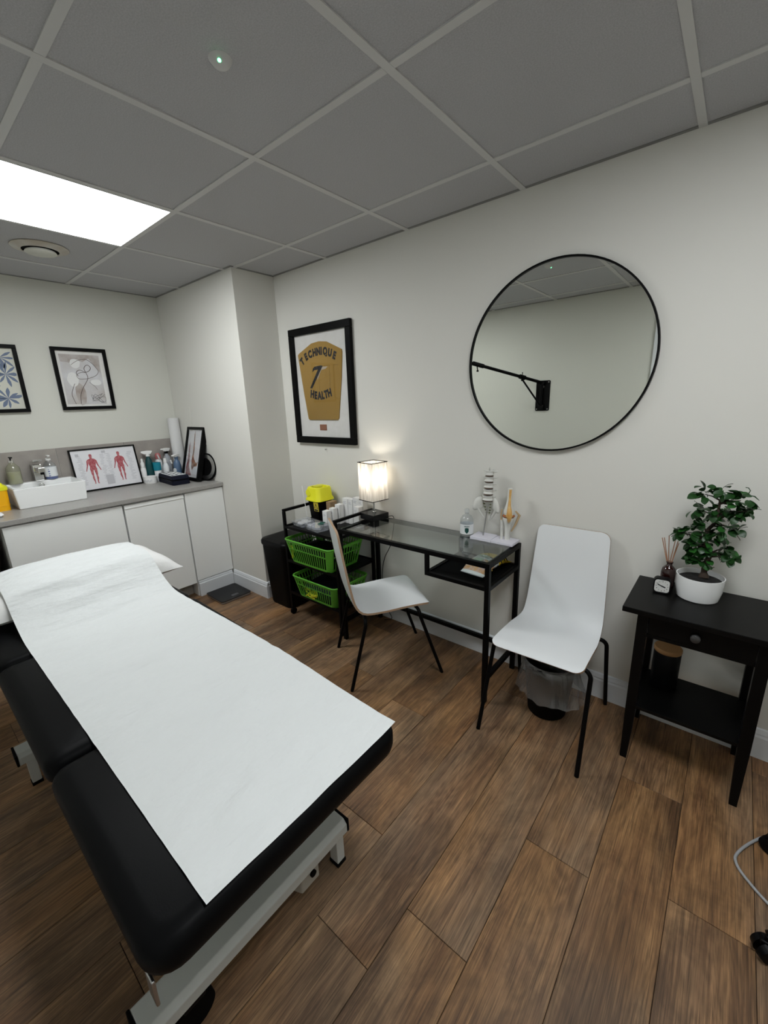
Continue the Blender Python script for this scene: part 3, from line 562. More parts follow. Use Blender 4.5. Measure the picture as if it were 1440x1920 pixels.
b.add([(x,z,.0004) for x,z in q[:5]+[(.405,1.612),(.362,1.610)]]+[(x,z,.0004) for x,z in ((.445,1.630),(.330,1.497),(.309,1.500),(.398,1.612))],[(0,1,2,3,4,5,6),(7,8,9,10)])
mk('number_seven',b,INK,js)
mk('plaque',MB().box(.371,.437,-.0115,-.009,1.224,1.263),PLQ,bk,bevel=.001)
b=MB(); b.T=F; b.box(.04,xb-xa-.04,.04,zb-za-.04,.0185,.0195); mk('glass_pane',b,PICGL,t)
b=MB(); b.cyl((.412,0,1.100),(.412,-.014,1.097),.0022,n=8); b.cyl((.412,-.014,1.097),(.412,-.016,1.097),.005,n=10); mk('wall_nail',b,STEEL,label='small nail in the wall just below the framed jersey',cat='nail')
# ---------- mirror ----------
t=thing('round_mirror','large round wall mirror with a thin black rim','mirror',(1.894,0,1.15)); cx,cz=1.886,1.551
b=MB(); b.T=FR((cx,0,cz),(1,0,0),(0,0,1)); R_=.392
b.ring([[(r*math.cos(2*PI*k/96),r*math.sin(2*PI*k/96),z) for k in range(96)] for r,z in ((R_-.008,.0005),(R_,.0005),(R_,.022),(R_-.007,.022),(R_-.007,.014))],caps=False); mk('rim',b,FRAME,t,smooth=40)
b=MB(); b.T=FR((cx,0,cz),(1,0,0),(0,0,1)); b.ring([[((R_-.0065)*math.cos(2*PI*k/96),(R_-.0065)*math.sin(2*PI*k/96),z) for k in range(96)] for z in (.008,.0145)]); mk('mirror_glass',b,MIRR,t)
# ---------- wall arm on the opposite wall ----------
t=thing('wall_boom_arm','black adjustable boom arm on the opposite wall, seen in the round mirror','wall bracket',(1.05,Y1,1.26))
b=MB(); b.T=FR((1.053,Y1,1.397),(-1,0,0),(0,0,1)); b.ring([[(x,y,0.0005) for x,y in rr(0,0,.132,.282,.012)],[(x,y,.006) for x,y in rr(0,0,.132,.282,.012)]]); mk('wall_plate',b,BLKP,t)
b=MB()
for sx in (-1,1):
    for sz in (-1,1): b.cyl((1.053+sx*.052,Y1+.0062,1.397+sz*.125),(1.053+sx*.052,Y1+.010,1.397+sz*.125),.006,n=12)
b.cyl((1.053,Y1+.0062,1.48),(1.053,Y1+.012,1.48),.012,n=12); b.cyl((1.053,Y1+.0062,1.30),(1.053,Y1+.012,1.30),.012,n=12)
mk('screw',b,STEEL,t,smooth=40)
b=MB(); b.cyl((1.045,Y1+.02,1.28),(1.045,Y1+.02,1.515),.014); b.box(1.02,1.07,Y1+.0062,Y1+.035,1.50,1.53).box(1.02,1.07,Y1+.0062,Y1+.035,1.27,1.30); mk('pivot_post',b,BLKP,t,smooth=40)
A0=Vector((1.04,Y1+.03,1.52)); A1=Vector((.62,-1.70,1.70)); Aj=A0.lerp(A1,.29)
mk('arm_tube',MB().cyl(A0,A1,.014,n=14),BLK,t,smooth=40)
mk('brace',MB().cyl(Vector((1.04,Y1+.03,1.31)),Aj-Vector((0,0,.02)),.008,n=10),BLK,t,smooth=40)
b=MB(); u=(A1-A0).normalized(); b.cyl(Aj-u*.03,Aj+u*.03,.021,n=14); b.cyl(Aj+Vector((0,0,.01)),Aj+Vector((0,0,.045)),.004,n=8); b.cyl(Aj-Vector((0,0,.035)),Aj,.010,n=10); mk('clamp_collar',b,BLKP,t,smooth=40)
b=MB(); b.cyl(A1-u*.10,A1+u*.01,.019,n=14); b.cyl(A1+u*.01,A1+u*.05,.012,n=12); b.cyl(A1+u*.04+Vector((0,0,-.03)),A1+u*.04+Vector((0,0,.03)),.013,n=12)
b.cyl(A1-u*.03,A1-u*.03+Vector((.01,0,-.05)),.005,n=8); b.cyl(A1-u*.03+Vector((.01,0,-.05)),A1-u*.03+Vector((.01,0,-.065)),.010,n=10)
b.cyl(A1+u*.05,A1+u*.07+Vector((0,0,-.03)),.005,n=8); b.cyl(A1+u*.07+Vector((0,0,-.03)),A1+u*.075+Vector((0,0,-.045)),.009,n=10); mk('tip_clamp',b,BLKP,t,smooth=40)

# ---------- desk ----------
DX0,DX1,DY0,DY1,DZ=.862,1.802,-.378,-.030,.705; q=.022
t=thing('glass_desk','narrow black metal desk with glass top under the wall lamp glow','desk',(1.33,-.2,0))
for x in (DX0,DX1-q):
    for y in (DY0,DY1-q): mk('leg',MB().box(x,x+q,y,y+q,0.0,DZ-q),BLK,t,bevel=.0015)
b=MB(); b.box(DX0,DX1,DY0,DY0+q,DZ-q,DZ); b.box(DX0,DX1,DY1-q,DY1,DZ-q,DZ); b.box(DX0,DX0+q,DY0+q,DY1-q,DZ-q,DZ); b.box(DX1-q,DX1,DY0+q,DY1-q,DZ-q,DZ); mk('top_frame',b,BLK,t)
mk('glass_top',MB().box(DX0+q*.6,DX1-q*.6,DY0+q*.6,DY1-q*.6,DZ+.0002,DZ+.0052),GLASS,t)
mk('back_rail',MB().box(DX0+q,DX1-q,DY1-q+.001,DY1-.001,.112,.132),BLK,t)
for x in (DX0,DX1-q): mk('side_rail',MB().box(x+.001,x+q-.001,DY0+q,DY1-q,.112,.132),BLK,t)
b=MB(); sx=1.464; sz=.575
b.box(sx,sx+.018,DY0,DY0+.018,sz,DZ-q); b.box(sx,sx+.018,DY1-.018,DY1,sz,DZ-q); b.box(sx,sx+.018,DY0+.018,DY1-.018,sz,sz+.018); b.box(sx+.018,DX1-q,DY0,DY0+.018,sz,sz+.018); b.box(sx+.018,DX1-q,DY1-.018,DY1,sz,sz+.018); b.box(DX1-.018,DX1,DY0+q,DY1-q,sz,sz+.018)
mk('shelf_frame',b,BLK,t)
mk('shelf',MB().box(sx+.012,DX1-.012,DY0+.012,DY1-.012,sz+.006,sz+.012),BLKM,t)
TOPZ=DZ+.0054
# snack bag
t=thing('sweets_bag','shiny yellow and white bag of sweets on the black desk shelf','bag',(1.705,-.12,sz+.0185))
b=MB(); n=16; rings=[]; 
prof=[(0,.002,.062),(.02,.006,.064),(.05,.020,.066),(.09,.028,.066),(.13,.030,.067),(.17,.029,.066),(.21,.022,.065),(.24,.007,.064),(.26,.002,.062)]
F_=FR((1.668,-.285,sz+.0185),(1,-.10,0),(.12,1,0)); b.T=F_
for s,hh,ww in prof:
    rings.append([(ww*math.cos(2*PI*k/n)*(1+.04*noise.noise(Vector((s*40,k,0)))),s,hh+hh*math.sin(2*PI*k/n)*(1+.15*noise.noise(Vector((s*30,k,3))))+.0005) for k in range(n)])
for i,mi in enumerate((0,3,3,0,1,1,1,1)): b.ring([rings[i],rings[i+1]],mi,caps=False)
mk('wrapper',b,[LABELW,M('wrapper_yellow',(.75,.50,.02),.25),BLKP,M('wrapper_orange',(.65,.35,.12),.25,var=((.6,.45,.4),60)),M('wrapper_silver',(.6,.6,.62),.3,.3)],t,smooth=70)
b=MB(); b.T=F_; b.box(-.02,.02,.03,.075,.0615,.0625); b.box(-.03,.03,.10,.112,.0625,.0635); mk('printed_panel',b,PALEG,t)
b=MB(); b.T=F_
for s0_,s1_ in ((.118,.128),(.150,.158),(.168,.172),(.182,.190),(.200,.206)):
    R0_=.030 if s0_<.17 else .027
    b.ring([[(.0665*math.cos(a),s_,R0_+(R0_+.0012)*math.sin(a)) for a in [(-.9 if s0_<.13 else -.5)+(2.4 if s0_<.13 else 1.3)*k/8 for k in range(9)]]+[(.0655*math.cos(a),s_,R0_+(R0_-.001)*math.sin(a)) for a in [(-.9 if s0_<.13 else -.5)+(2.4 if s0_<.13 else 1.3)*k/8 for k in range(8,-1,-1)]] for s_ in (s0_,s1_)])
mk('black_stripes',b,BLKP,t,kind='stuff')
b=MB(); Fm=F_@Matrix.Translation((.0625,.065,.012))@Matrix.Rotation(PI/2,4,'Z')@Matrix.Rotation(PI/2-.25,4,'X'); wtext(b,'M',.045,Fm,.001); mk('printed_letter',b,GOLD,t)
# ---------- lamp ----------
lx,ly=.906,-.098; a=-.14
t=thing('table_lamp','lit table lamp with square fabric shade and black block base on the desk','lamp',(lx,ly,TOPZ),a)
mk('base',MB().box(-.062,.062,-.062,.062,0,.036),M('lamp_base_black',(.005,.005,.005),.2,spec=.3),t,local=True,bevel=.002)
mk('stem',MB().lathe((0,0,.0362),[(.012,0),(.012,.006),(.0055,.008),(.0055,.125),(.012,.127),(.012,.151)],16),CHROME,t,local=True,smooth=40)
mk('bulb',MB().lathe((0,0,.188),[(.008,0),(.013,.008),(.022,.028),(.022,.042),(.012,.056),(.0,.06)],16,caps=False),BULBM,t,local=True,smooth=60)
s0,s1,hw=.118,.345,.062
b=MB(); 
for k in range(4):
    b.T=Matrix.Rotation(k*PI/2,4,'Z')
    b.add([(-hw,-hw,s0),(hw,-hw,s0),(hw,-hw,s1),(-hw,-hw,s1)],[(0,1,2,3)])
sh=mk('lamp_shade',b,SHADE,t,local=True)
for z in (s0,s1):
    b=MB()
    b.box(-hw-.002,hw+.002,-hw-.002,-hw+.001,z-.002,z+.002); b.box(-hw-.002,hw+.002,hw-.001,hw+.002,z-.002,z+.002); b.box(-hw-.002,-hw+.001,-hw,hw,z-.002,z+.002); b.box(hw-.001,hw+.002,-hw,hw,z-.002,z+.002)
    mk('shade_trim',b,BLKP,sh,local=True)
ld=bpy.data.lights.new('lamp_bulb_light','POINT'); ld.energy=BULB_POWER; ld.color=(1,.91,.78); ld.shadow_soft_size=.022
lo=bpy.data.objects.new('lamp_bulb_light',ld); COL.objects.link(lo); lo.parent=t; lo.location=(.004,.0,.262)
pts=smoothline([(.965,-.045,TOPZ+.004),(.99,-.022,TOPZ+.006),(.985,-.010,.66),(.955,-.012,.52),(.905,-.016,.42),(.885,-.02,.30),(.885,-.02,.12),(.93,-.02,.05),(.96,-.03,.012),(.92,-.06,.004)],6)
mk('lamp_cable',MB().tube(pts,.0022,6),BLKP,smooth=60,label='thin black lamp cable hanging behind the desk',cat='cable')
# ---------- sanitiser ----------
t=thing('sanitiser_bottle','clear plastic bottle with white label and green shield on the desk','bottle',(1.525,-.075,TOPZ))
x,y=1.528,-.080
mk('bottle_body',MB().lathe((x,y,TOPZ),[(.030,0),(.034,.004),(.034,.078),(.032,.090),(.022,.106),(.010,.113),(.010,.118)],28),CLEAR,t,smooth=50)
mk('label_band',MB().lathe((x,y,TOPZ+.012),[(.0345,0),(.0345,.052)],28,caps=False),LABELW,t,smooth=50)
mk('flip_cap',MB().lathe((x,y,TOPZ+.118),[(.012,0),(.012,.02),(.009,.024)],20),CLEAR,t,smooth=40)
b=MB(); sh_=[(-.010,.012),(0,.015),(.010,.012),(.010,-.004),(.005,-.012),(0,-.016),(-.005,-.012),(-.010,-.004)]
ca=math.atan2(-1.86,1.02); vs=[]
for u_,v_ in sh_+[(0,0)]:
    aa=ca+u_/.0352; vs.append((x+.0352*math.cos(aa),y+.0352*math.sin(aa),TOPZ+.033+v_))
b.add(vs,[(i,(i+1)%8,8) for i in range(8)])
mk('shield_print',b,LABELG,t)
b=MB(); 
for j in range(7):
    aa=ca+(-.011+.0036*j)/.0335; b.T=Matrix.Translation((x,y,0))@Matrix.Rotation(aa,4,'Z'); b.box(.0346,.0352,-.0013,.0013,TOPZ+.052,TOPZ+.057)
mk('label_print',b,LABELG,t)
# ---------- spine model ----------
t=thing('spine_model','white lumbar spine and pelvis model on a pale plinth on the desk','model',(1.63,-.07,TOPZ))
px0,px1,py0,py1=1.572,1.683,-.128,-.034
mk('plinth',MB().box(px0,px1,py0,py1,TOPZ,TOPZ+.015),PLINTH,t,bevel=.0015)
mk('rod',MB().cyl((1.622,-.082,TOPZ+.015),(1.634,-.062,.89),.0035,n=10).cyl((1.636,-.06,1.05),(1.637,-.06,1.072),.0045,.001,n=10),STEEL,t,smooth=40)
SP=[(1.0635-.012,.0145),(1.018,.0155),(.9875,.016),(.956,.0165),(.924,.017)]
zs=[1.045,1.014,.983,.951,.918]
for i,z in enumerate(zs):
    r=.0195+.0013*i; cx_,cy_=1.6365-.0012*i,-.060
    v=MB(); v.lathe((cx_,cy_,z-.011),[(r*1.12,0),(r*1.15,.002),(r*.9,.008),(r*.9,.013),(r*1.12,.019),(r*1.08,.021)],22,sy=.8)
    # pedicles, transverse and spinous processes, facets
    v.tube([(cx_,cy_+.010,z+.002),(cx_,cy_+.022,z),(cx_,cy_+.030,z-.008)],.004,6,radii=[.006,.005,.003])
    for s in (-1,1):
        v.tube([(cx_+s*.008,cy_+.010,z+.002),(cx_+s*.026,cy_+.014,z+.004),(cx_+s*(.036+.003*(i%2)),cy_+.012,z+.007)],.004,6,radii=[.005,.0045,.003])
        v.tube([(cx_+s*.010,cy_+.014,z-.012),(cx_+s*.011,cy_+.017,z+.0),(cx_+s*.012,cy_+.016,z+.014)],.004,6,radii=[.004,.0055,.004])
    mk('vertebra',v,BONE,t,smooth=50)
    if i<5: mk('intervertebral_disc',MB().lathe((cx_-.0003,cy_,z-.0165),[(r*1.02,0),(r*1.04,.0028),(r*1.0,.0055)],22,sy=.8),DISC,t,smooth=50)
sc=MB()
for i in range(6):
    pass
rings=[]
for k,(z,wd,dy) in enumerate([(.905,.032,0),(.895,.036,.004),(.875,.032,.010),(.855,.026,.016),(.835,.017,.020),(.815,.010,.021),(.800,.005,.018)]):
    rings.append([(1.633-.0006*k+wd*math.cos(a),-.056+dy+.008*math.sin(a),z) for a in [2*PI*j/16 for j in range(16)]])
sc.ring(rings); mk('sacrum',sc,BONE,t,smooth=60)
b=MB()
for s in (-1,1):
    for i,z in enumerate((.885,.868,.852,.838)):
        b.lathe((1.632+s*(.017-.003*i),-.0655+.004*i,z),[(.0035,0),(.0035,.004)],8,sx=1.6)
mk('sacral_opening',b,M('sacrum_hole',(.12,.13,.06),.9),t)
for s in (-1,1):
    w_=MB(); rings=[]
    for k,(dx,z,wd,hh,dy) in enumerate([(.026,.887,.010,.024,.004),(.038,.894,.014,.033,-.004),(.051,.893,.016,.034,-.010),(.063,.888,.014,.027,-.014),(.072,.883,.007,.012,-.016)]):
        rings.append([(1.632+s*dx,-.062+dy+wd*.6*math.cos(a),z+hh*math.sin(a)*1.0-.004*k) for a in [2*PI*j/14 for j in range(14)]])
    w_.ring(rings)
    w_.tube([(1.632+s*.052,-.072,.870),(1.632+s*.040,-.066,.845),(1.632+s*.022,-.06,.815),(1.632+s*.010,-.055,.803)],.005,8,radii=[.008,.006,.0045,.003])
    mk('hip_bone',w_,BONE,t,smooth=60)
# ---------- knee model ----------
t=thing('knee_model','knee joint model with amber ligaments on a pale plinth at the desk corner','model',(1.74,-.07,TOPZ))
mk('plinth',MB().box(1.6845,1.796,-.128,-.034,TOPZ,TOPZ+.013),PLINTH,t,bevel=.0015)
kx,ky=1.745,-.066
KT=Matrix.Translation((kx,ky,0))@Matrix.Rotation(.40,4,'Z')@Matrix.Diagonal((1.14,1.0,1,1))@Matrix.Translation((-kx,-ky,0))
mk('femur',MB(KT).tube([(kx+.003,ky,.978),(kx+.002,ky,.93),(kx,ky,.895),(kx+.001,ky,.868),(kx+.002,ky,.848)],.01,18,radii=[.0125,.0135,.017,.028,.026],flat=.8),BONE,t,smooth=60)
mk('tibia',MB(KT).tube([(kx,ky,.838),(kx,ky,.828),(kx-.001,ky,.80),(kx-.002,ky,.76),(kx-.002,ky,TOPZ+.013)],.01,18,radii=[.026,.030,.018,.0125,.0145],flat=.8),BONE,t,smooth=60)
mk('fibula',MB(KT).tube([(kx-.026,ky,.822),(kx-.026,ky,.80),(kx-.025,ky,TOPZ+.013)],.005,10,radii=[.008,.0055,.006]),BONE,t,smooth=60)
mk('meniscus',MB(KT).tube([(kx+.001,ky,.851),(kx+.001,ky,.843),(kx+.001,ky,.836)],.02,20,radii=[.0255,.0315,.0265],flat=.85),MENI,t,smooth=60)
b=MB(KT); b.tube([(kx+.004,ky-.010,.975),(kx+.003,ky-.0115,.93),(kx+.002,ky-.016,.895),(kx+.003,ky-.024,.872),(kx+.004,ky-.028,.850),(kx+.003,ky-.024,.826),(kx+.002,ky-.018,.818)],.008,12,radii=[.0105,.010,.013,.021,.023,.015,.007],flat=.5)
mk('patellar_ligament',b,LIGA,t,smooth=60)
mk('kneecap',MB(KT).lathe((kx+.003,ky-.034,.853-.014),[(.001,0),(.011,.004),(.014,.012),(.011,.022),(.001,.027)],16,sy=.45),M('kneecap_amber',(.70,.42,.12),.4),t,smooth=60)
mk('side_ligament',MB(KT).tube([(kx+.028,ky,.868),(kx+.044,ky-.004,.848),(kx+.030,ky-.002,.80),(kx+.014,ky-.002,.765)],.005,8,radii=[.004,.006,.005,.003]).tube([(kx-.027,ky,.875),(kx-.031,ky-.004,.845),(kx-.028,ky-.002,.815)],.003,8),M('side_ligament',(.50,.36,.20),.5),t,smooth=60)
# ---------- chairs ----------
def arcpts(c,r,a0,a1,n): return [(c[0]+r*math.cos(a0+(a1-a0)*k/n),c[1]+r*math.sin(a0+(a1-a0)*k/n)) for k in range(n+1)]
def chair(lab,x,y,rz):
    t=thing('dining_chair',lab,'chair',(x,y,0),rz,'white bent-plywood chairs by the desk')
    # side profile (y forward, z up), front edge to backrest top
    key=[(.190,.400),(.180,.407),(.150,.412),(.05,.409),(-.06,.401),(-.125,.398),(-.160,.405),(-.182,.428),(-.196,.462),(-.210,.53),(-.225,.62),(-.240,.72),(-.254,.822)]
    P=smoothline([(a,b_) for a,b_ in [(p[0],p[1]) for p in key]],5) if False else None
    pr=[tuple(v) for v in smoothline([Vector((p[0],p[1],0)) for p in key],5)]
    L=[0.]; 
    for i in range(1,len(pr)): L.append(L[-1]+math.dist(pr[i],pr[i-1]))
    tot=L[-1]
    # resample denser at the ends
    ss=[0,.002,.006,.012,.02,.03,.042]; ss=ss+[.042+(tot-.084)*k/34 for k in range(1,34)]+[tot-q_ for q_ in ss[::-1]]
    def at(s):
        for i in range(1,len(L)):
            if s<=L[i]+1e-9:
                f=(s-L[i-1])/(L[i]-L[i-1]+1e-12); return Vector(pr[i-1]).lerp(Vector(pr[i]),f)
        return Vector(pr[-1])
    nu=20; th=.0105; top=[];bot=[]
    for s in ss:
        f=s/tot; hw=.182 if f<.30 else (.182-.010*min(1,(f-.30)/.15) if f<.45 else .172-.020*(f-.45)/.55)
        r=.034; e=min(s,tot-s)
        if e<r: hw-=r-math.sqrt(max(0,r*r-(r-e)**2))
        p=at(s); d=(at(min(s+.004,tot))-at(max(s-.004,0))).normalized(); nrm=Vector((-d.y,d.x,0)); nrm=-nrm if nrm.y<0 and f<.3 else nrm
        nrm=Vector((d.y,-d.x,0)); 
        if nrm.dot(Vector((.6,.8,0)))<0: nrm=-nrm
        row=[];rowb=[]
        for k in range(nu+1):
            u=-1+2*k/nu; dish=.006*(1-u*u)*(1 if f>.45 else .6)*min(1,e/.16)**2
            q=p-nrm*dish
            row.append((u*hw+.004,q.x,q.y)); q2=q-nrm*th; rowb.append((u*hw+.004,q2.x,q2.y))
        top.append(row);bot.append(rowb)
    b=MB(); R=len(ss); n=nu+1; v=[p for r_ in top for p in r_]+[p for r_ in bot for p in r_]; f0=[];f1=[]; o=R*n
    for i in range(R-1):
        for k in range(nu):
            a_=i*n+k; f0.append((a_,a_+1,a_+n+1,a_+n)); f0.append((o+a_,o+a_+n,o+a_+n+1,o+a_+1))
        for k in (0,nu): a_=i*n+k; f1.append((a_,a_+n,o+a_+n,o+a_))
    for i in (0,R-1):
        for k in range(nu): a_=i*n+k; f1.append((a_,a_+1,o+a_+1,o+a_))
    b.add(v,f0+f1); b.m=[0]*len(f0)+[1]*len(f1)
    mk('seat_shell',b,[SHELLW,PLY],t,local=True,smooth=35)
    for sx in (-1,1):
        for fy,ty,zz in ((.243,.118,.3835),(-.243,-.150,.3745)):
            pts=[(sx*.03,ty,zz),(sx*.150,ty,zz)]+[(sx*(.165+.030*math.sin(a)),ty+(fy-ty)*.06*math.sin(a),zz-.030+.030*math.cos(a)) for a in [PI/2*k/6 for k in range(1,7)]]
            pts+=[(sx*.203,fy,.0)]
            mk('leg',MB().tube(pts,.0088,10),BLK,t,local=True,smooth=60)
    mk('under_frame',MB().box(-.025,.025,-.16,.128,.366,.380).box(-.10,.10,-.155,-.125,.379,.3855).box(-.10,.10,.10,.13,.389,.396),BLK,t,local=True)
    return t
chair('white bent-plywood chair seen side-on in front of the green baskets',1.2075,-.379,math.radians(-34.8))
chair('white bent-plywood chair facing the room beside the desk end',2.047,-.290,PI+.02)
# ---------- bin ----------
bx,by=2.040,-.235
t=thing('waste_bin','small black bin with a clear liner under the white chair','bin',(bx,by,0))
b=MB(); b.lathe((bx,by,0),[(.0,.0005),(.078,.0005),(.082,.005),(.108,.255),(.111,.258),(.108,.262),(.103,.258),(.079,.012),(.0,.012)],40,caps=False); mk('bin_body',b,BLKM,t,smooth=50)
b=MB(); rings=[]; n=64
for j,(r,z) in enumerate([(.095,.15),(.102,.252),(.108,.266),(.114,.262),(.119,.235),(.123,.20),(.127,.165),(.132,.135),(.136,.118)]):
    ring=[]
    for k in range(n):
        a=2*PI*k/n; w_=max(0,j-2)/6; nn=noise.noise(Vector((math.cos(a)*3.5,math.sin(a)*3.5,z*9)))*.016*w_+.006*math.sin(a*17+j*.4)*w_
        zz=z+.028*w_*noise.noise(Vector((math.cos(a)*2,math.sin(a)*2,4)))+.006*w_*math.sin(9*a)
        ex=.03*w_*max(0,math.cos(a+.55))**2
        ring.append((bx+(r+nn+ex)*math.cos(a),by+(r+nn+ex)*math.sin(a)*.96,zz))
    rings.append(ring)
b.ring(rings,caps=False); mk('bin_liner',b,BAG,t,smooth=60)
# ---------- side table ----------
t=thing('side_table','black wooden side table with drawer and lower shelf beside the right wall','table',(2.54,-.18,0))
TX0,TX1,TY0,TY1,TZ=2.310,2.768,-.350,-.012,.656
mk('table_top',MB().box(TX0,TX1,TY0,TY1,TZ-.020,TZ),BLKW,t,bevel=.002)
for x in (2.358,2.690):
    for y in (-.328,-.058):
        l=.034; dx=.008 if x<2.5 else -.008; b=MB()
        b.ring([[(x+p*l+ (dx if 0 else 0)+(.5-p)*2*.007*0,y+r*l,.24) for p,r in ((0,0),(1,0),(1,1),(0,1))],[(x+p*l,y+r*l,TZ-.02) for p,r in ((0,0),(1,0),(1,1),(0,1))]])
        cxl=x+l/2+( -.004 if x<2.5 else .004)
        b.ring([[(cxl+(p-.5)*.022,y+l/2+(r-.5)*.022,0) for p,r in ((0,0),(1,0),(1,1),(0,1))],[(x+p*l,y+r*l,.24) for p,r in ((0,0),(1,0),(1,1),(0,1))]])
        mk('leg',b,BLKW,t)
b=MB(); b.box(2.392,2.690,-.050,-.036,.555,TZ-.02); b.box(2.362,2.378,-.294,-.058,.555,TZ-.02); b.box(2.706,2.722,-.294,-.058,.555,TZ-.02); b.box(2.392,2.690,-.322,-.308,.545,.558); mk('apron',b,BLKW,t,bevel=.001)
dr=mk('drawer',MB().box(2.394,2.688,-.324,-.309,.560,TZ-.022).box(2.40,2.682,-.309,-.07,.565,.62),BLKW,t,bevel=.001)
mk('knob',MB().tube([(2.531,-.324,.597),(2.531,-.332,.597),(2.531,-.336,.597),(2.531,-.345,.597),(2.531,-.348,.597)],.01,16,radii=[.006,.006,.014,.014,.010]),M('dark_grey_knob',(.035,.035,.035),.4),dr,smooth=40)
mk('shelf',MB().box(2.366,2.716,-.324,-.040,.238,.251),BLKW,t,bevel=.001)
# jar on its shelf
t=thing('lidded_jar','black jar with a cork lid on the side table shelf','jar',(2.452,-.125,.2512))
mk('jar_body',MB().lathe((2.452,-.125,.2512),[(.043,0),(.046,.004),(.046,.155),(.044,.158)],32),BLKP,t,smooth=50)
mk('cork_lid',MB().lathe((2.452,-.125,.4095),[(.0465,0),(.0475,.002),(.0475,.014),(.045,.017)],32),CORK,t,smooth=40)
# plant
t=thing('potted_bonsai','small glossy-leaved bonsai tree in a white bowl on the side table','plant',(2.512,-.118,TZ))
mk('pot',MB().lathe((2.512,-.118,TZ),[(.060,0),(.064,.003),(.072,.04),(.0735,.088),(.0705,.088),(.068,.07),(.0,.07)],48,caps=False),CERAM,t,smooth=40)
mk('soil',MB().lathe((2.512,-.118,TZ+.0702),[(.0,.010),(.03,.008),(.055,.004),(.068,.0)],32,caps=False),SOIL,t,smooth=60)
tr=[(2.522,.735),(2.520,.78),(2.527,.832),(2.507,.881),(2.511,.915),(2.530,.954),(2.530,1.005),(2.532,1.044)]
tp=smoothline([Vector((x,-.115+.010*math.sin(i*1.9),z)) for i,(x,z) in enumerate(tr)],4)
mk('trunk',MB().tube(tp,.01,10,radii=[.0105-.0075*i/len(tp)+(.006 if i<2 else 0) for i in range(len(tp))]),TRUNK,t,smooth=60)
CL=[(2.534,1.066,.036),(2.484,1.046,.036),(2.585,1.036,.043),(2.605,1.0,.025),(2.47,.989,.030),(2.516,.990,.030),(2.553,.996,.034),(2.581,.985,.027),(2.486,.942,.023),(2.458,.903,.034),(2.433,.893,.022),(2.560,.927,.042),(2.528,.900,.034),(2.590,.929,.022),(2.470,.848,.028),(2.510,.862,.038),(2.565,.857,.038),(2.477,.806,.024),(2.526,.826,.034),(2.586,.829,.022),(2.512,.792,.028),(2.547,.786,.018)]
random.seed(21); br=MB(); leaves=[]
for x,z,r in CL:
    c=Vector((x,-.115+random.uniform(-.016,.004),z)); s0_=min(tp,key=lambda q_:(Vector(q_)-c-Vector((0,0,-.02))).length)
    br.tube([s0_,tuple(Vector(s0_).lerp(c,.5)+Vector((0,0,.004))),tuple(c)],.002,5,radii=[.0035,.0025,.0012])
    for k in range(int(6+r*r*8800)):
        d=Vector((random.gauss(0,1),random.gauss(0,1),random.gauss(0,.8))).normalized()*r*random.uniform(.45,1.0); d.y*=.85
        p=c+d
        if p.y>-.012: p.y=-.014
        leaves.append((p,d))
mk('branches',br,TRUNK,t,smooth=60)
lm=MB(); pts=[]; 
for i in range(9):
    s=i/8; w_=.0092*math.sin(PI*min(1,s*.93+.07))**.75
    zc=-.0022*math.sin(s*PI*.9)*-1-.003*s*s
    pts.append([(-w_,s*.024,zc-.001),(0,s*.024,zc-.0022),(w_,s*.024,zc-.001)])
v=[q_ for r_ in pts for q_ in r_]; f=[]
for i in range(8):
    for k in range(2): a_=i*3+k; f.append((a_,a_+1,a_+4,a_+3))
lm.add(v,f); 
first=mk('leaf',lm,LEAF,t,local=True,smooth=60,loc=(0,0,0)); me2=first.data.copy(); me2.materials[0]=LEAF2
print('leaves',len(leaves))
for i,(p,d) in enumerate(leaves[:300]):
    o=first if i==0 else first.copy()
    if i: COL.objects.link(o)
    if i%7==3: o.data=me2
    dirv=(d.normalized()*.8+Vector((0,-.30,-.42))+Vector((random.uniform(-.4,.4),random.uniform(-.5,.3),random.uniform(-.3,.5)))).normalized()
    qn=dirv.to_track_quat('Y','Z')
    o.rotation_mode='QUATERNION'; o.rotation_quaternion=qn@Matrix.Rotation(random.uniform(-.7,.7),3,'Y').to_quaternion()
    o.parent=t; o.location=p-dirv*.012-Vector(t.location); sc_=random.uniform(1.1,1.5); o.scale=(sc_,sc_,sc_)
sp_=MB(); sp_.tube([(2.60,-.11,1.055),(2.604,-.11,1.070),(2.598,-.112,1.079),(2.590,-.112,1.080)],.0014,5); sp_.tube([(2.60,-.11,1.055),(2.618,-.112,1.052),(2.631,-.114,1.040)],.0018,5,radii=[.0012,.0022,.0008]); mk('curled_shoot',sp_,LEAF,t,smooth=60)
# reed diffuser
x,y=2.412,-.083
t=thing('reed_diffuser','dark amber reed diffuser bottle with wooden sticks behind the clock','diffuser',(x,y,TZ))
mk('bottle_body',MB().lathe((x,y,TZ),[(.020,0),(.024,.003),(.025,.05),(.025,.064),(.0215,.080),(.013,.090),(.0095,.093),(.0095,.102),(.012,.103),(.012,.107),(.008,.107)],32),AMBER,t,smooth=50)
for i,(rx,ry,rz) in enumerate([(2.376,-.08,.853),(2.381,-.06,.849),(2.397,-.08,.866),(2.419,-.09,.852),(2.431,-.085,.842),(2.427,-.07,.846)]):
    mk('reed',MB().cyl((x+.003*math.cos(i),y+.003*math.sin(i),TZ+.06),(rx,ry,rz),.0016,n=6),REED,t)
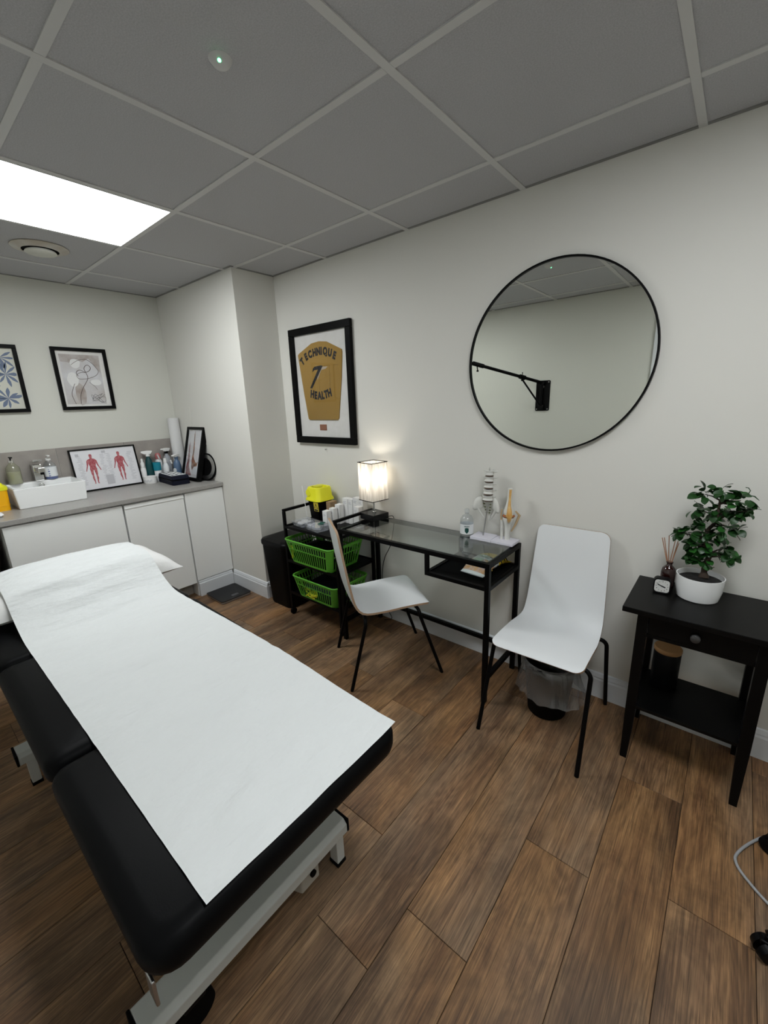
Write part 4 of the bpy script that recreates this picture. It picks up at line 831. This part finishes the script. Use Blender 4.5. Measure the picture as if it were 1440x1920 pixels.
# clock
t=thing('alarm_clock','small black square alarm clock with white face on the side table','clock',(2.403,-.150,TZ),.10)
b=MB(); b.T=FR((0,0,.0305),(1,0,0),(0,.06,1)); 
b.ring([[(a_,c_,zq) for a_,c_ in rr(0,0,.056*k_,.056*k_,.013*k_)] for zq,k_ in ((-.026,.92),(-.024,1),(.010,1),(.013,.95),(.011,.88))]); mk('case',b,BLKP,t,local=True,smooth=35)
b=MB(); b.T=FR((0,0,.0305),(1,0,0),(0,.06,1)); b.ring([[(a_,c_,zq) for a_,c_ in rr(0,0,.0475,.0475,.010)] for zq in (.010,.0125)]); fc=mk('dial',b,CLOCKF,t,local=True)
b=MB(); Bt=FR((0,0,.0305),(1,0,0),(0,.06,1))
for i in range(1,13):
    a_=PI/2-i*PI/6; rad=.0185 if i%3 else .0185
    wtext(b,str(i),.0062,Bt@Matrix.Translation((rad*math.cos(a_),rad*math.sin(a_)-.0022,.0127)),.0001,.0001)
mk('numerals',b,INK,fc,local=True)
b=MB(); b.T=Bt; b.box(-.0015,.0015,-.0015,.0015,.0126,.014)
for a_,L_,w_ in ((2.75,.014,.0011),(-.35,.011,.0014)):
    b.T=Bt@Matrix.Rotation(a_,4,'Z'); b.box(-.003,L_*1.1,-w_*1.7,w_*1.7,.0130,.0134)
mk('clock_hands',b,INK,fc,local=True)
for x_ in (-.018,.010): mk('foot',MB().box(x_,x_+.008,-.004,.012,0,.004),BLKP,t,local=True)

# ---------- trolley ----------
T0,T1,U0,U1=.345,.840,-.368,-.034
t=thing('wire_trolley','black three-tier metal trolley on castors at the left end of the desk','trolley',(.595,-.2,0))
q=.018
b=MB()
for x in (T0,T1-q):
    for y in (U0,U1-q): mk('post',MB().box(x,x+q,y,y+q,.052,.730),BLK,t,bevel=.002)
    mk('handle_rail',MB().box(x,x+q,U0,U1,.730,.748),BLK,t,bevel=.003)
for z in (.628,.395,.165):
    b=MB(); b.box(T0+q,T1-q,U0+.004,U1-.004,z,z+.004); b.box(T0+q,T1-q,U0,U0+.005,z-.006,z+.012); b.box(T0+q,T1-q,U1-.005,U1,z-.006,z+.012); b.box(T0+q*.3,T0+q,U0+q,U1-q,z-.006,z+.012); b.box(T1-q,T1-q*.3,U0+q,U1-q,z-.006,z+.012)
    mk('shelf',b,BLK,t)
for x in (T0+q/2,T1-q/2):
    for y in (U0+q/2,U1-q/2):
        c=mk('castor',MB().cyl((x,y,.060),(x,y,.044),.006).box(x-.010,x+.010,y-.012,y+.014,.036,.046),BLKP,t,bevel=.001)
        mk('wheel',MB().cyl((x-.008,y+.004,.022),(x+.008,y+.004,.022),.0215,n=20),BLKM,c,smooth=40)
def basket(lab,x0,x1,y0,y1,zb,zt,grp='green slotted baskets on the trolley'):
    t=thing('storage_basket',lab,'basket',((x0+x1)/2,(y0+y1)/2,zb),group=grp)
    cx,cy=(x0+x1)/2,(y0+y1)/2; W_,D_=x1-x0,y1-y0; h=zt-zb; tp_=.84; r=.035
    def R(f,ins=0): k=tp_+(1-tp_)*f; return rr(cx,cy,W_*k-2*ins,D_*k-2*ins,r*k,6)
    m=MB(); m.tube([(x,y,zt-.003) for x,y in R(1.02)],.0055,8,closed=True); m.ring([[(x,y,zt-.018) for x,y in R(.98)],[(x,y,zt) for x,y in R(1.0)],[(x,y,zt) for x,y in R(1.0,.003)],[(x,y,zt-.018) for x,y in R(.98,.003)]],closed=True); mk('rim',m,GREEN,t,smooth=60)
    m=MB(); m.ring([[(x,y,zb) for x,y in R(0)],[(x,y,zb+.004) for x,y in R(0)]]); m.ring([[(x,y,zb) for x,y in R(0)],[(x,y,zb+.016) for x,y in R(.1)],[(x,y,zb+.016) for x,y in R(.1,.003)],[(x,y,zb+.002) for x,y in R(.0,.003)]],closed=True); mk('floor_tray',m,GREEN,t)
    P0=R(.08);P1=R(.98); nC=7
    for c in range(4):
        m=MB()
        A=[P0[c*nC+k] for k in range(nC)]; B_=[P1[c*nC+k] for k in range(nC)]
        m.ring([[(*A[k],zb+.012) for k in range(nC)]+[((A[k][0]-cx)*.985+cx,(A[k][1]-cy)*.985+cy,zb+.012) for k in range(nC-1,-1,-1)],[(*B_[k],zt-.016) for k in range(nC)]+[((B_[k][0]-cx)*.985+cx,(B_[k][1]-cy)*.985+cy,zt-.016) for k in range(nC-1,-1,-1)]])
        mk('corner_panel',m,GREEN,t,smooth=40)
        m=MB(); zm=zt-.030-h*.14
    for c in range(4):
        a0,a1=P0[c*nC+nC-1],P0[(c*nC+nC)%len(P0)]; b0,b1=P1[c*nC+nC-1],P1[(c*nC+nC)%len(P1)]
        ln=math.dist(b0,b1); n=max(5,int(ln/.0215)); nx,ny=(-(b1[1]-b0[1])/ln,(b1[0]-b0[0])/ln)
        def pt(s,f,o=0): 
            x=(a0[0]*(1-s)+a1[0]*s)*(1-f)+(b0[0]*(1-s)+b1[0]*s)*f; y=(a0[1]*(1-s)+a1[1]*s)*(1-f)+(b0[1]*(1-s)+b1[1]*s)*f
            return (x+nx*o,y+ny*o,zb+.012+(zt-.028-zb)*f)
        for i in range(n+1):
            s=i/n; w_=.0030/ln
            m.ring([[pt(s-w_,0),pt(s+w_,0),pt(s+w_,0,.003),pt(s-w_,0,.003)],[pt(s-w_,1),pt(s+w_,1),pt(s+w_,1,.003),pt(s-w_,1,.003)]])
        for f in (.66,):
            m.ring([[pt(0,f-.03),pt(0,f+.03),pt(0,f+.03,.0032),pt(0,f-.03,.0032)],[pt(1,f-.03),pt(1,f+.03),pt(1,f+.03,.0032),pt(1,f-.03,.0032)]])
    mk('slatted_side',m,GREEN,t)
    return t
basket('bright green slotted basket on the middle trolley shelf',.368,.800,-.392,-.085,.4003,.560)
basket('bright green slotted basket on the bottom trolley shelf, holding yellow bands',.415,.822,-.392,-.085,.1703,.318)
def lump(name,lab,cat,cx,cy,z,sx,sy,sz,mat,seed,**k):
    b=MB(); rings=[]
    for i in range(11):
        ph=PI*i/10; ring=[]
        for j in range(20):
            a=2*PI*j/20; d=Vector((math.sin(ph)*math.cos(a),math.sin(ph)*math.sin(a),-math.cos(ph))); s=1+.22*noise.noise(d*2.2+Vector((seed,0,0)))
            ring.append((cx+d.x*sx*s,cy+d.y*sy*s,z+max(0,(d.z+1)/2*sz*(1+.3*noise.noise(d*2+Vector((seed,9,0)))))))
        rings.append(ring)
    b.ring(rings,caps=False); return mk(name,b,mat,smooth=60,label=lab,cat=cat,**k)
def fill(lab,cx,cy,z,w_,d_,h,mat,seed):
    b=MB(); rings=[]
    for k_,zz in ((.93,0),(.97,.15),(.99,.45),(.93,.75),(.78,.92),(.45,1.0),(.1,1.03)):
        rings.append([(x+.006*noise.noise(Vector((x*30,y*30,zz+seed))),y+.004*noise.noise(Vector((x*30,y*30,zz+seed+9))),z+h*zz*(1+.35*noise.noise(Vector((x*14,y*14,seed)))*zz)) for x,y in rr(cx,cy,w_*k_,d_*k_,min(.04,.4*d_*k_),6)])
    b.ring(rings); return mk('cable_pouch',b,mat,smooth=60,label=lab,cat='pouch')
fill('black crumpled cloth pouch filling the upper green basket',.584,-.2385,.4055,.352,.246,.105,BLKM,3)
fill('dark bag of straps filling the lower green basket',.6185,-.2385,.1755,.332,.246,.085,NAVY,8)
b=MB(); random.seed(9); p=[Vector((.50+random.uniform(0,.15),-.374+random.uniform(0,.008),.182+random.uniform(0,.075))) for _ in range(16)]
b.tube(smoothline(p,5),.0045,6,flat=.5); mk('resistance_band',b,YBAND,smooth=60,label='tangled yellow rubber bands pressed against the lower basket slats',cat='band')
b=MB(); p=[Vector(q_) for q_ in ((.415,-.366,.425),(.412,-.372,.47),(.402,-.374,.50),(.42,-.376,.515),(.438,-.376,.50),(.43,-.373,.46),(.418,-.367,.43),(.412,-.372,.49))]
b.tube(smoothline(p,5),.006,6,flat=.5); mk('resistance_band',b,YBAND,smooth=60,label='yellow looped band at the left of the upper basket',cat='band')
# things on the trolley top (shelf surface z .632)
TT=.6325
t=thing('sharps_bin','yellow-lidded black sharps bin on the trolley top','sharps bin',(.418,-.100,TT),-.05)
mk('bin_body',MB().ring([[(x,y,z) for x,y in rr(0,0,w_,w_,.018)] for w_,z in ((.098,0),(.104,.004),(.125,.145),(.125,.148))]),BLKP,t,local=True,smooth=40)
ld_=mk('lid',MB().ring([[(x,y,z) for x,y in rr(0,0,w_,w_,.03)] for w_,z in ((.150,.136),(.154,.138),(.148,.152),(.136,.162),(.130,.215),(.122,.226),(.118,.2262),(.094,.2264),(.090,.214))]),YEL,t,local=True,smooth=35)
mk('flap_disc',MB().lathe((-.012,-.0,.220),[(.0,0),(.03,0),(.032,.008),(.0,.009)],24,caps=False),M('flap_yellow',(.60,.58,.01),.5),ld_,local=True,smooth=40)
b=MB(); b.T=FR((-.035,-.0655,.190),(1,0,0),(0,.10,1)); b.lathe((0,0,0),[(.0,.004),(.024,.004),(.026,0)],24,caps=False); mk('round_boss',b,YEL,ld_,local=True,smooth=40)
b=MB(); F_=FR((.012,-.0620,.070),(1,0,0),(0,-.075,1)); b.T=F_; b.box(-.0,.046,.0,.060,-.001,.001); lbm=mk('warning_label',b,M('label_yellow',(.75,.60,.05),.5),t,local=True)
b=MB(); b.T=F_; 
for p_,q_ in (((.023,.052),(.004,.022)),((.023,.052),(.042,.022)),((.004,.022),(.042,.022))): b.tube([(p_[0],p_[1],.0013),(q_[0],q_[1],.0013)],.0018,5)
b.box(.004,.042,.002,.014,.0011,.0014); b.tube([(.023,.044,.0013),(.023,.026,.0013)],.002,5)
mk('warning_print',b,INK,lbm,local=True)
mk('tall_stick',MB().cyl((.385,-.192,TT),(.345,-.185,.870),.0022,n=6),WHITEM,label='thin white plastic stick standing upright beside the sharps bin',cat='stick')
TRAYM=glassy('tray_clear',(.85,.87,.9),ior=1.25,rough=.1,diff=.18)
def tray(lab,cx,cy,rz,w_,d_,h):
    t=thing('plastic_tray',lab,'tray',(cx,cy,TT),rz,'clear trays of cotton wool on the trolley top')
    m=MB(); m.ring([[(x,y,z) for x,y in rr(0,0,a_,c_,.012)] for a_,c_,z in ((w_*.88,d_*.86,.0),(w_,d_,h),(w_*.985,d_*.98,h),(w_*.86,d_*.84,.002))]); mk('tray_shell',m,TRAYM,t,local=True,smooth=40)
    m=MB(); random.seed(int(cx*1000))
    for k in range(11):
        a_,c_=random.uniform(-.34,.34)*w_,random.uniform(-.25,.25)*d_
        m.lathe((a_,c_,.002),[(.0,0),(.018,.002),(.022,h*.4),(.014,h*.85),(.0,h*.95)],10,caps=False)
    mk('cotton_wool',m,COTTON,t,local=True,smooth=60,kind='stuff')
    m=MB(); m.ring([[(x,y,z) for x,y in rr(0,0,w_*1.03,d_*1.03,.014)] for z in (h+.0005,h+.004)]); mk('tray_lid',m,glassy('tray_lid_clear',(.92,.93,.95),ior=1.2,rough=.08,diff=.06),t,local=True)
    return t
tray('clear plastic tray of white cotton wool at the left front of the trolley top',.436,-.262,-.12,.125,.13,.026)
tray('clear plastic tray of white cotton wool under the green scissors',.590,-.288,-.15,.150,.105,.034)
t=thing('scissors','dark green handled scissors lying on the clear tray','scissors',(.625,-.275,TT+.0395),.4)
for s in (-1,1): mk('finger_loop',MB().tube([(-.005+.017*math.cos(a_),s*.014+.010*math.sin(a_),.003) for a_ in [2*PI*k/16 for k in range(16)]],.0028,7,closed=True),SCISS,t,local=True,smooth=60)
mk('blades',MB().box(.014,.07,-.004,.0,.001,.003).box(.014,.07,.0005,.0045,.0031,.0045),STEEL,t,local=True)
# boxes
mk('cardboard_box',MB().box(.505,.545,-.125,-.065,TT,TT+.135),CARDB,bevel=.001,label='brown cardboard box wedged between sharps bin and white boxes',cat='box')
BX=[(.560,-.212,.040,.040,.100),(.574,-.166,.040,.036,.110),(.588,-.125,.040,.040,.128),(.615,-.080,.046,.040,.165),(.668,-.084,.040,.040,.165),(.712,-.084,.044,.042,.180),(.757,-.084,.044,.042,.178),(.758,-.128,.044,.040,.135)]
BL=['shortest white medicine carton at the front of the carton row','second white carton in the row behind the shortest one','third white carton, stepping up towards the tall ones','fourth white carton, first of the tall ones by the sharps bin','tall white carton in the middle of the tall group','tallest white carton just left of the lamp shade','tall white carton at the trolley end beside the lamp','lower white carton against the right trolley rail']
for (x,y,w_,d_,h),lb_ in zip(BX,BL):
    t=thing('medicine_box',lb_,'box',(x+w_/2,y+d_/2,TT),group='white cartons on the trolley top')
    mk('carton',MB().box(x,x+w_,y,y+d_,TT,TT+h),M('carton_white',(.76,.76,.75),.5) if x==.560 else bpy.data.materials['carton_white'],t,bevel=.0008)
    b=MB()
    for k in range(3): b.box(x+.006,x+.006+w_*random.uniform(.35,.7),y-.0006,y-.0001,TT+h-.022-.006*k,TT+h-.019-.006*k)
    mk('printed_text',b,LGREY,t)
# hamper
t=thing('laundry_hamper','black woven plastic lidded bin in the corner by the trolley','hamper',(.175,-.225,0))
hx,hy=.178,-.225
mk('hamper_body',MB().ring([[(x,y,z) for x,y in rr(hx,hy,w_,d_,.05,8)] for w_,d_,z in ((.235,.215,0),(.245,.225,.012),(.288,.268,.455))]),HAMP,t,smooth=50)
mk('hamper_lid',MB().ring([[(x,y,z) for x,y in rr(hx,hy,w_,d_,.055,8)] for w_,d_,z in ((.298,.278,.452),(.303,.283,.458),(.303,.283,.478),(.290,.270,.490),(.22,.20,.496))]),BLKP,t,smooth=50)
# scale
t=thing('bathroom_scale','flat black glass bathroom scale on the floor by the skirting','scale',(-.290,-.470,0),-.03)
mk('scale_body',MB().rbox(0,0,.004,.018,.245,.235,.018),SILVER,t,local=True,smooth=40)
gp=mk('glass_plate',MB().rbox(0,0,.0182,.0235,.252,.242,.020),M('scale_black_glass',(.004,.004,.0045),.25,spec=.25),t,local=True,bevel=.001)
mk('display',MB().rbox(.075,.01,.0236,.0238,.03,.055,.004),M('scale_display',(.05,.05,.055),.2),gp,local=True)
for sx in (-1,1):
    for sy in (-1,1): mk('foot',MB().lathe((sx*.09,sy*.09,0),[(.012,0),(.012,.004)],14),BLKM,t,local=True)

# ---------- treatment couch ----------
BZ=.562
t=thing('treatment_couch','black padded treatment couch on a white steel base','couch',(1.0,-1.52,0))
def yr(x): return -1.158-.047*max(0,(x-1.0))/.95   # right edge of the padding
yl=-1.858
def cushion(xa,xb,rcorner_foot=False):
    m=MB(); n=6
    def outline(ins,rb):
        o=[]; cs=[(xb-ins,yr(xb)-ins,0),(xa+ins,yr(xa)-ins,.5),(xa+ins,yl+ins,1),(xb-ins,yl+ins,1.5)]
        for i,(x,y,a0) in enumerate(cs):
            r=max(.004,(rb if (i in (0,3) and rcorner_foot) else .040)-ins*.6); sx=1 if i in (0,3) else -1; sy=1 if i in (0,1) else -1
            for k in range(n+1): a=(a0+.5*k/n)*PI; o.append((x-sx*r+r*math.cos(a),y-sy*r+r*math.sin(a)))
        return o
    prof=[(.012,-.072),(.003,-.064),(.0,-.050),(.0,-.024),(.006,-.010),(.018,-.003),(.04,.0)]
    m.ring([[(x,y,BZ+z) for x,y in outline(i_,.06)] for i_,z in prof])
    return mk('cushion',m,VINYL,t,smooth=50)
cushion(1.362,1.952,True); cushion(.700,1.350); cushion(.06,.688)
mk('top_frame',MB().box(.12,1.86,-1.80,-1.765,.455,.489).box(.12,1.86,-1.26,-1.225,.455,.489).box(.12,.155,-1.765,-1.26,.455,.489).box(1.82,1.86,-1.765,-1.26,.455,.489).box(.66,.73,-1.765,-1.26,.455,.489),BLK,t)
mk('base_beam',MB().box(.60,1.70,-1.60,-1.50,.06,.12),COUCHW,t,bevel=.004)
for xx,nm in ((1.708,0),(.560,1)):
    m=MB(); x0_,x1_=(xx,xx+.076)
    m.prism([(x0_,.118),(x0_,.158),(x0_+.004,.162),(x1_-.014,.162),(x1_,.148),(x1_,.118)],'y',-1.865,-1.278); mk('cross_foot',m,COUCHW,t,bevel=.002)
    for ya_,yb_ in ((-1.2775,-1.270),(-1.873,-1.8655)): mk('end_cap',MB().box(x0_-.001,x1_+.001,ya_,yb_,.117,.163),BLKM,t,bevel=.002)
    for yy in (-1.300,-1.830): 
        lg=mk('leg',MB().box(xx+.030,xx+.064,yy-.016,yy+.014,.012,.118),COUCHW,t,bevel=.002)
        mk('rubber_foot',MB().box(xx+.028,xx+.066,yy-.018,yy+.016,0,.012),BLKM,lg)
def lift(x):
    mk('lift_strut',MB().box(x,x+.05,-1.60,-1.50,.12,.455),COUCHW,t,bevel=.003)
lift(.80); lift(1.40)
mk('actuator_housing',MB().ring([[(1.715,-1.385,z),(1.768,-1.385,z),(1.768,-1.450,z),(1.725,-1.468,z)] for z in (.045,.117)]),M('beige_housing',(.38,.36,.31),.6),t,bevel=.004)
mk('bolt',MB().cyl((1.769,-1.41,.085),(1.775,-1.41,.085),.010),BLKM,t,smooth=40)
cw=mk('castor',MB().cyl((1.745,-1.760,.118),(1.745,-1.760,.085),.012).box(1.725,1.765,-1.785,-1.735,.075,.090),BLKP,t,bevel=.002)
mk('wheel',MB().cyl((1.728,-1.760,.045),(1.762,-1.760,.045),.045,n=32),BLKM,cw,smooth=40)
mk('release_lever',MB().ring([[(1.895,-1.852,z),(1.925,-1.852,z),(1.925,-1.846,z),(1.895,-1.846,z)] for z in (.430,.489)]),STEEL,t,bevel=.002)
# pillow
m=MB(); nx,ny=28,28; v=[];f=[]
pcx,pcy,pl,pw_=.202,-1.462,.45,.785
for side in (1,-1):
    for i in range(nx+1):
        for j in range(ny+1):
            u=-1+2*i/nx; w_=-1+2*j/ny
            e=max(0,(1-u**4)*(1-w_**4))**.55
            pin=1-.10*(1-abs(w_)**2)*abs(u)**6*0-.07*(1-u*u)*abs(w_)**8-.07*(1-w_*w_)*abs(u)**8
            x=pcx+u*pl/2*(1-.07*(1-w_*w_)); y=pcy+w_*pw_/2*(1-.05*(1-u*u))
            hz=(.108 if side>0 else .036)*e
            z=BZ+.046+side*hz+.006*noise.noise(Vector((x*9,y*9,side)))*e
            z=max(z,BZ+.0015)
            v.append((x,y,z))
n1=(nx+1)*(ny+1)
for sd in (0,1):
    for i in range(nx):
        for j in range(ny): a_=sd*n1+i*(ny+1)+j; f.append((a_,a_+1,a_+ny+2,a_+ny+1))
m.add(v,f); t=thing('pillow','white pillow under the paper sheet at the head of the couch','pillow',(pcx,pcy,BZ)); mk('pillow_case',m,PILLOWM,t,smooth=80)
mk('piping',MB().tube([(pcx+pl/2*.5*k_*0+u_,w_,BZ+.040) for u_,w_,k_ in [(pcx+ (pl/2-.016)*math.cos(a_)*(1 if 0 else 1),pcy,0) for a_ in (0,)]]+[(pcx,pcy,BZ+.04)],.001,3),PILLOWM,t) if False else None
# paper sheet
m=MB(); NX,NY=150,40; v=[];f=[]
def pillz(x,y):
    u=(x-pcx)/(pl/2); w_=(y-pcy)/(pw_/2)
    if abs(u)>=1 or abs(w_)>=1: return 0
    return .054+.108*max(0,(1-u**4)*(1-w_**4))**.55
def padz(x):
    for a,c in ((1.356,.010),(.694,.010)):
        if abs(x-a)<.03: return -.004*(1-abs(x-a)/.03)
    return 0
for i in range(NX+1):
    x=1.944-(1.944+.02)*i/NX
    for j in range(NY+1):
        s=j/NY; ya=-1.755; yb=-1.222+.030*min(1,max(0,(1.944-x)/.55)); y=ya+(yb-ya)*s
        pz=max(pillz(x,y), (pillz(.395,y)*max(0,1-(x-.395)/.24)**2) if x>.395 else 0, )
        if x<.02: pz=max(pillz(.02,y)-(.02-x)*1.4,0)
        e=min(1,min(s,1-s)*6)
        wr=.0050*noise.noise(Vector((x*9,y*3,0)))+.0060*math.sin(x*70+y*12+5*noise.noise(Vector((x*3,y*4,7))))*max(0,noise.noise(Vector((x*3.2,y*2.6,2)))+.25)+.0018*noise.noise(Vector((x*34,y*12,3)))
        z=BZ+.0045+pz+padz(x)*.5+wr*(.3+.7*e)+.0045*max(0,1-(1.944-x)/.06)*max(0,(s-.9)*10)
        v.append((x,y,max(z,BZ+.0012)))
for i in range(NX):
    for j in range(NY): a_=i*(NY+1)+j; f.append((a_,a_+1,a_+NY+2,a_+NY+1))
m.add(v,f); mk('couch_paper_sheet',m,PAPER,smooth=80,label='long white paper sheet covering the treatment couch and pillow',cat='paper sheet')

# ---------- right edge: stool base and cable ----------
t=thing('wheeled_stool','black five-star stool base on castors at the right edge','stool',(3.030,-.630,0))
sxc,syc=3.030,-.630
for k in range(5):
    a=math.radians(140+72*k); c,s=math.cos(a),math.sin(a); R0=.295
    mk('leg',MB().tube([(sxc,syc,.105),(sxc+c*R0*.5,syc+s*R0*.5,.092),(sxc+c*R0,syc+s*R0,.068)],.015,10,radii=[.026,.020,.014],flat=.7),BLKP,t,smooth=60)
    x,y=sxc+c*R0,syc+s*R0
    cs=mk('castor',MB().cyl((x,y,.07),(x,y,.040),.007).box(x-.014,x+.014,y-.010,y+.010,.040,.056),BLKP,t,bevel=.003)
    for o in (-1,1):
        nx_,ny_=-s,c; mk('wheel',MB().cyl((x+nx_*.006*o-.0*c,y+ny_*.006*o,.026),(x+nx_*.022*o,y+ny_*.022*o,.026),.0255,.022,n=20),BLKP,cs,smooth=40)
mk('gas_column',MB().cyl((sxc,syc,.08),(sxc,syc,.30),.026).cyl((sxc,syc,.30),(sxc,syc,.44),.014),BLKP,t,smooth=40)
mk('seat_pad',MB().lathe((sxc,syc,.44),[(.0,0),(.15,.0),(.168,.015),(.17,.045),(.155,.062),(.0,.066)],40,caps=False),VINYL,t,smooth=50)
pts=smoothline([Vector(p) for p in ((2.98,-.31,.006),(2.88,-.335,.0055),(2.80,-.392,.005),(2.755,-.455,.005),(2.724,-.520,.005),(2.723,-.555,.005),(2.745,-.590,.005),(2.80,-.640,.005),(2.90,-.70,.0055),(3.0,-.78,.006),(3.14,-.95,.006))],7)
mk('power_cable',MB().tube(pts,.0042,8),CABLEM,smooth=60,label='grey power cable looping on the floor at the right edge',cat='cable')
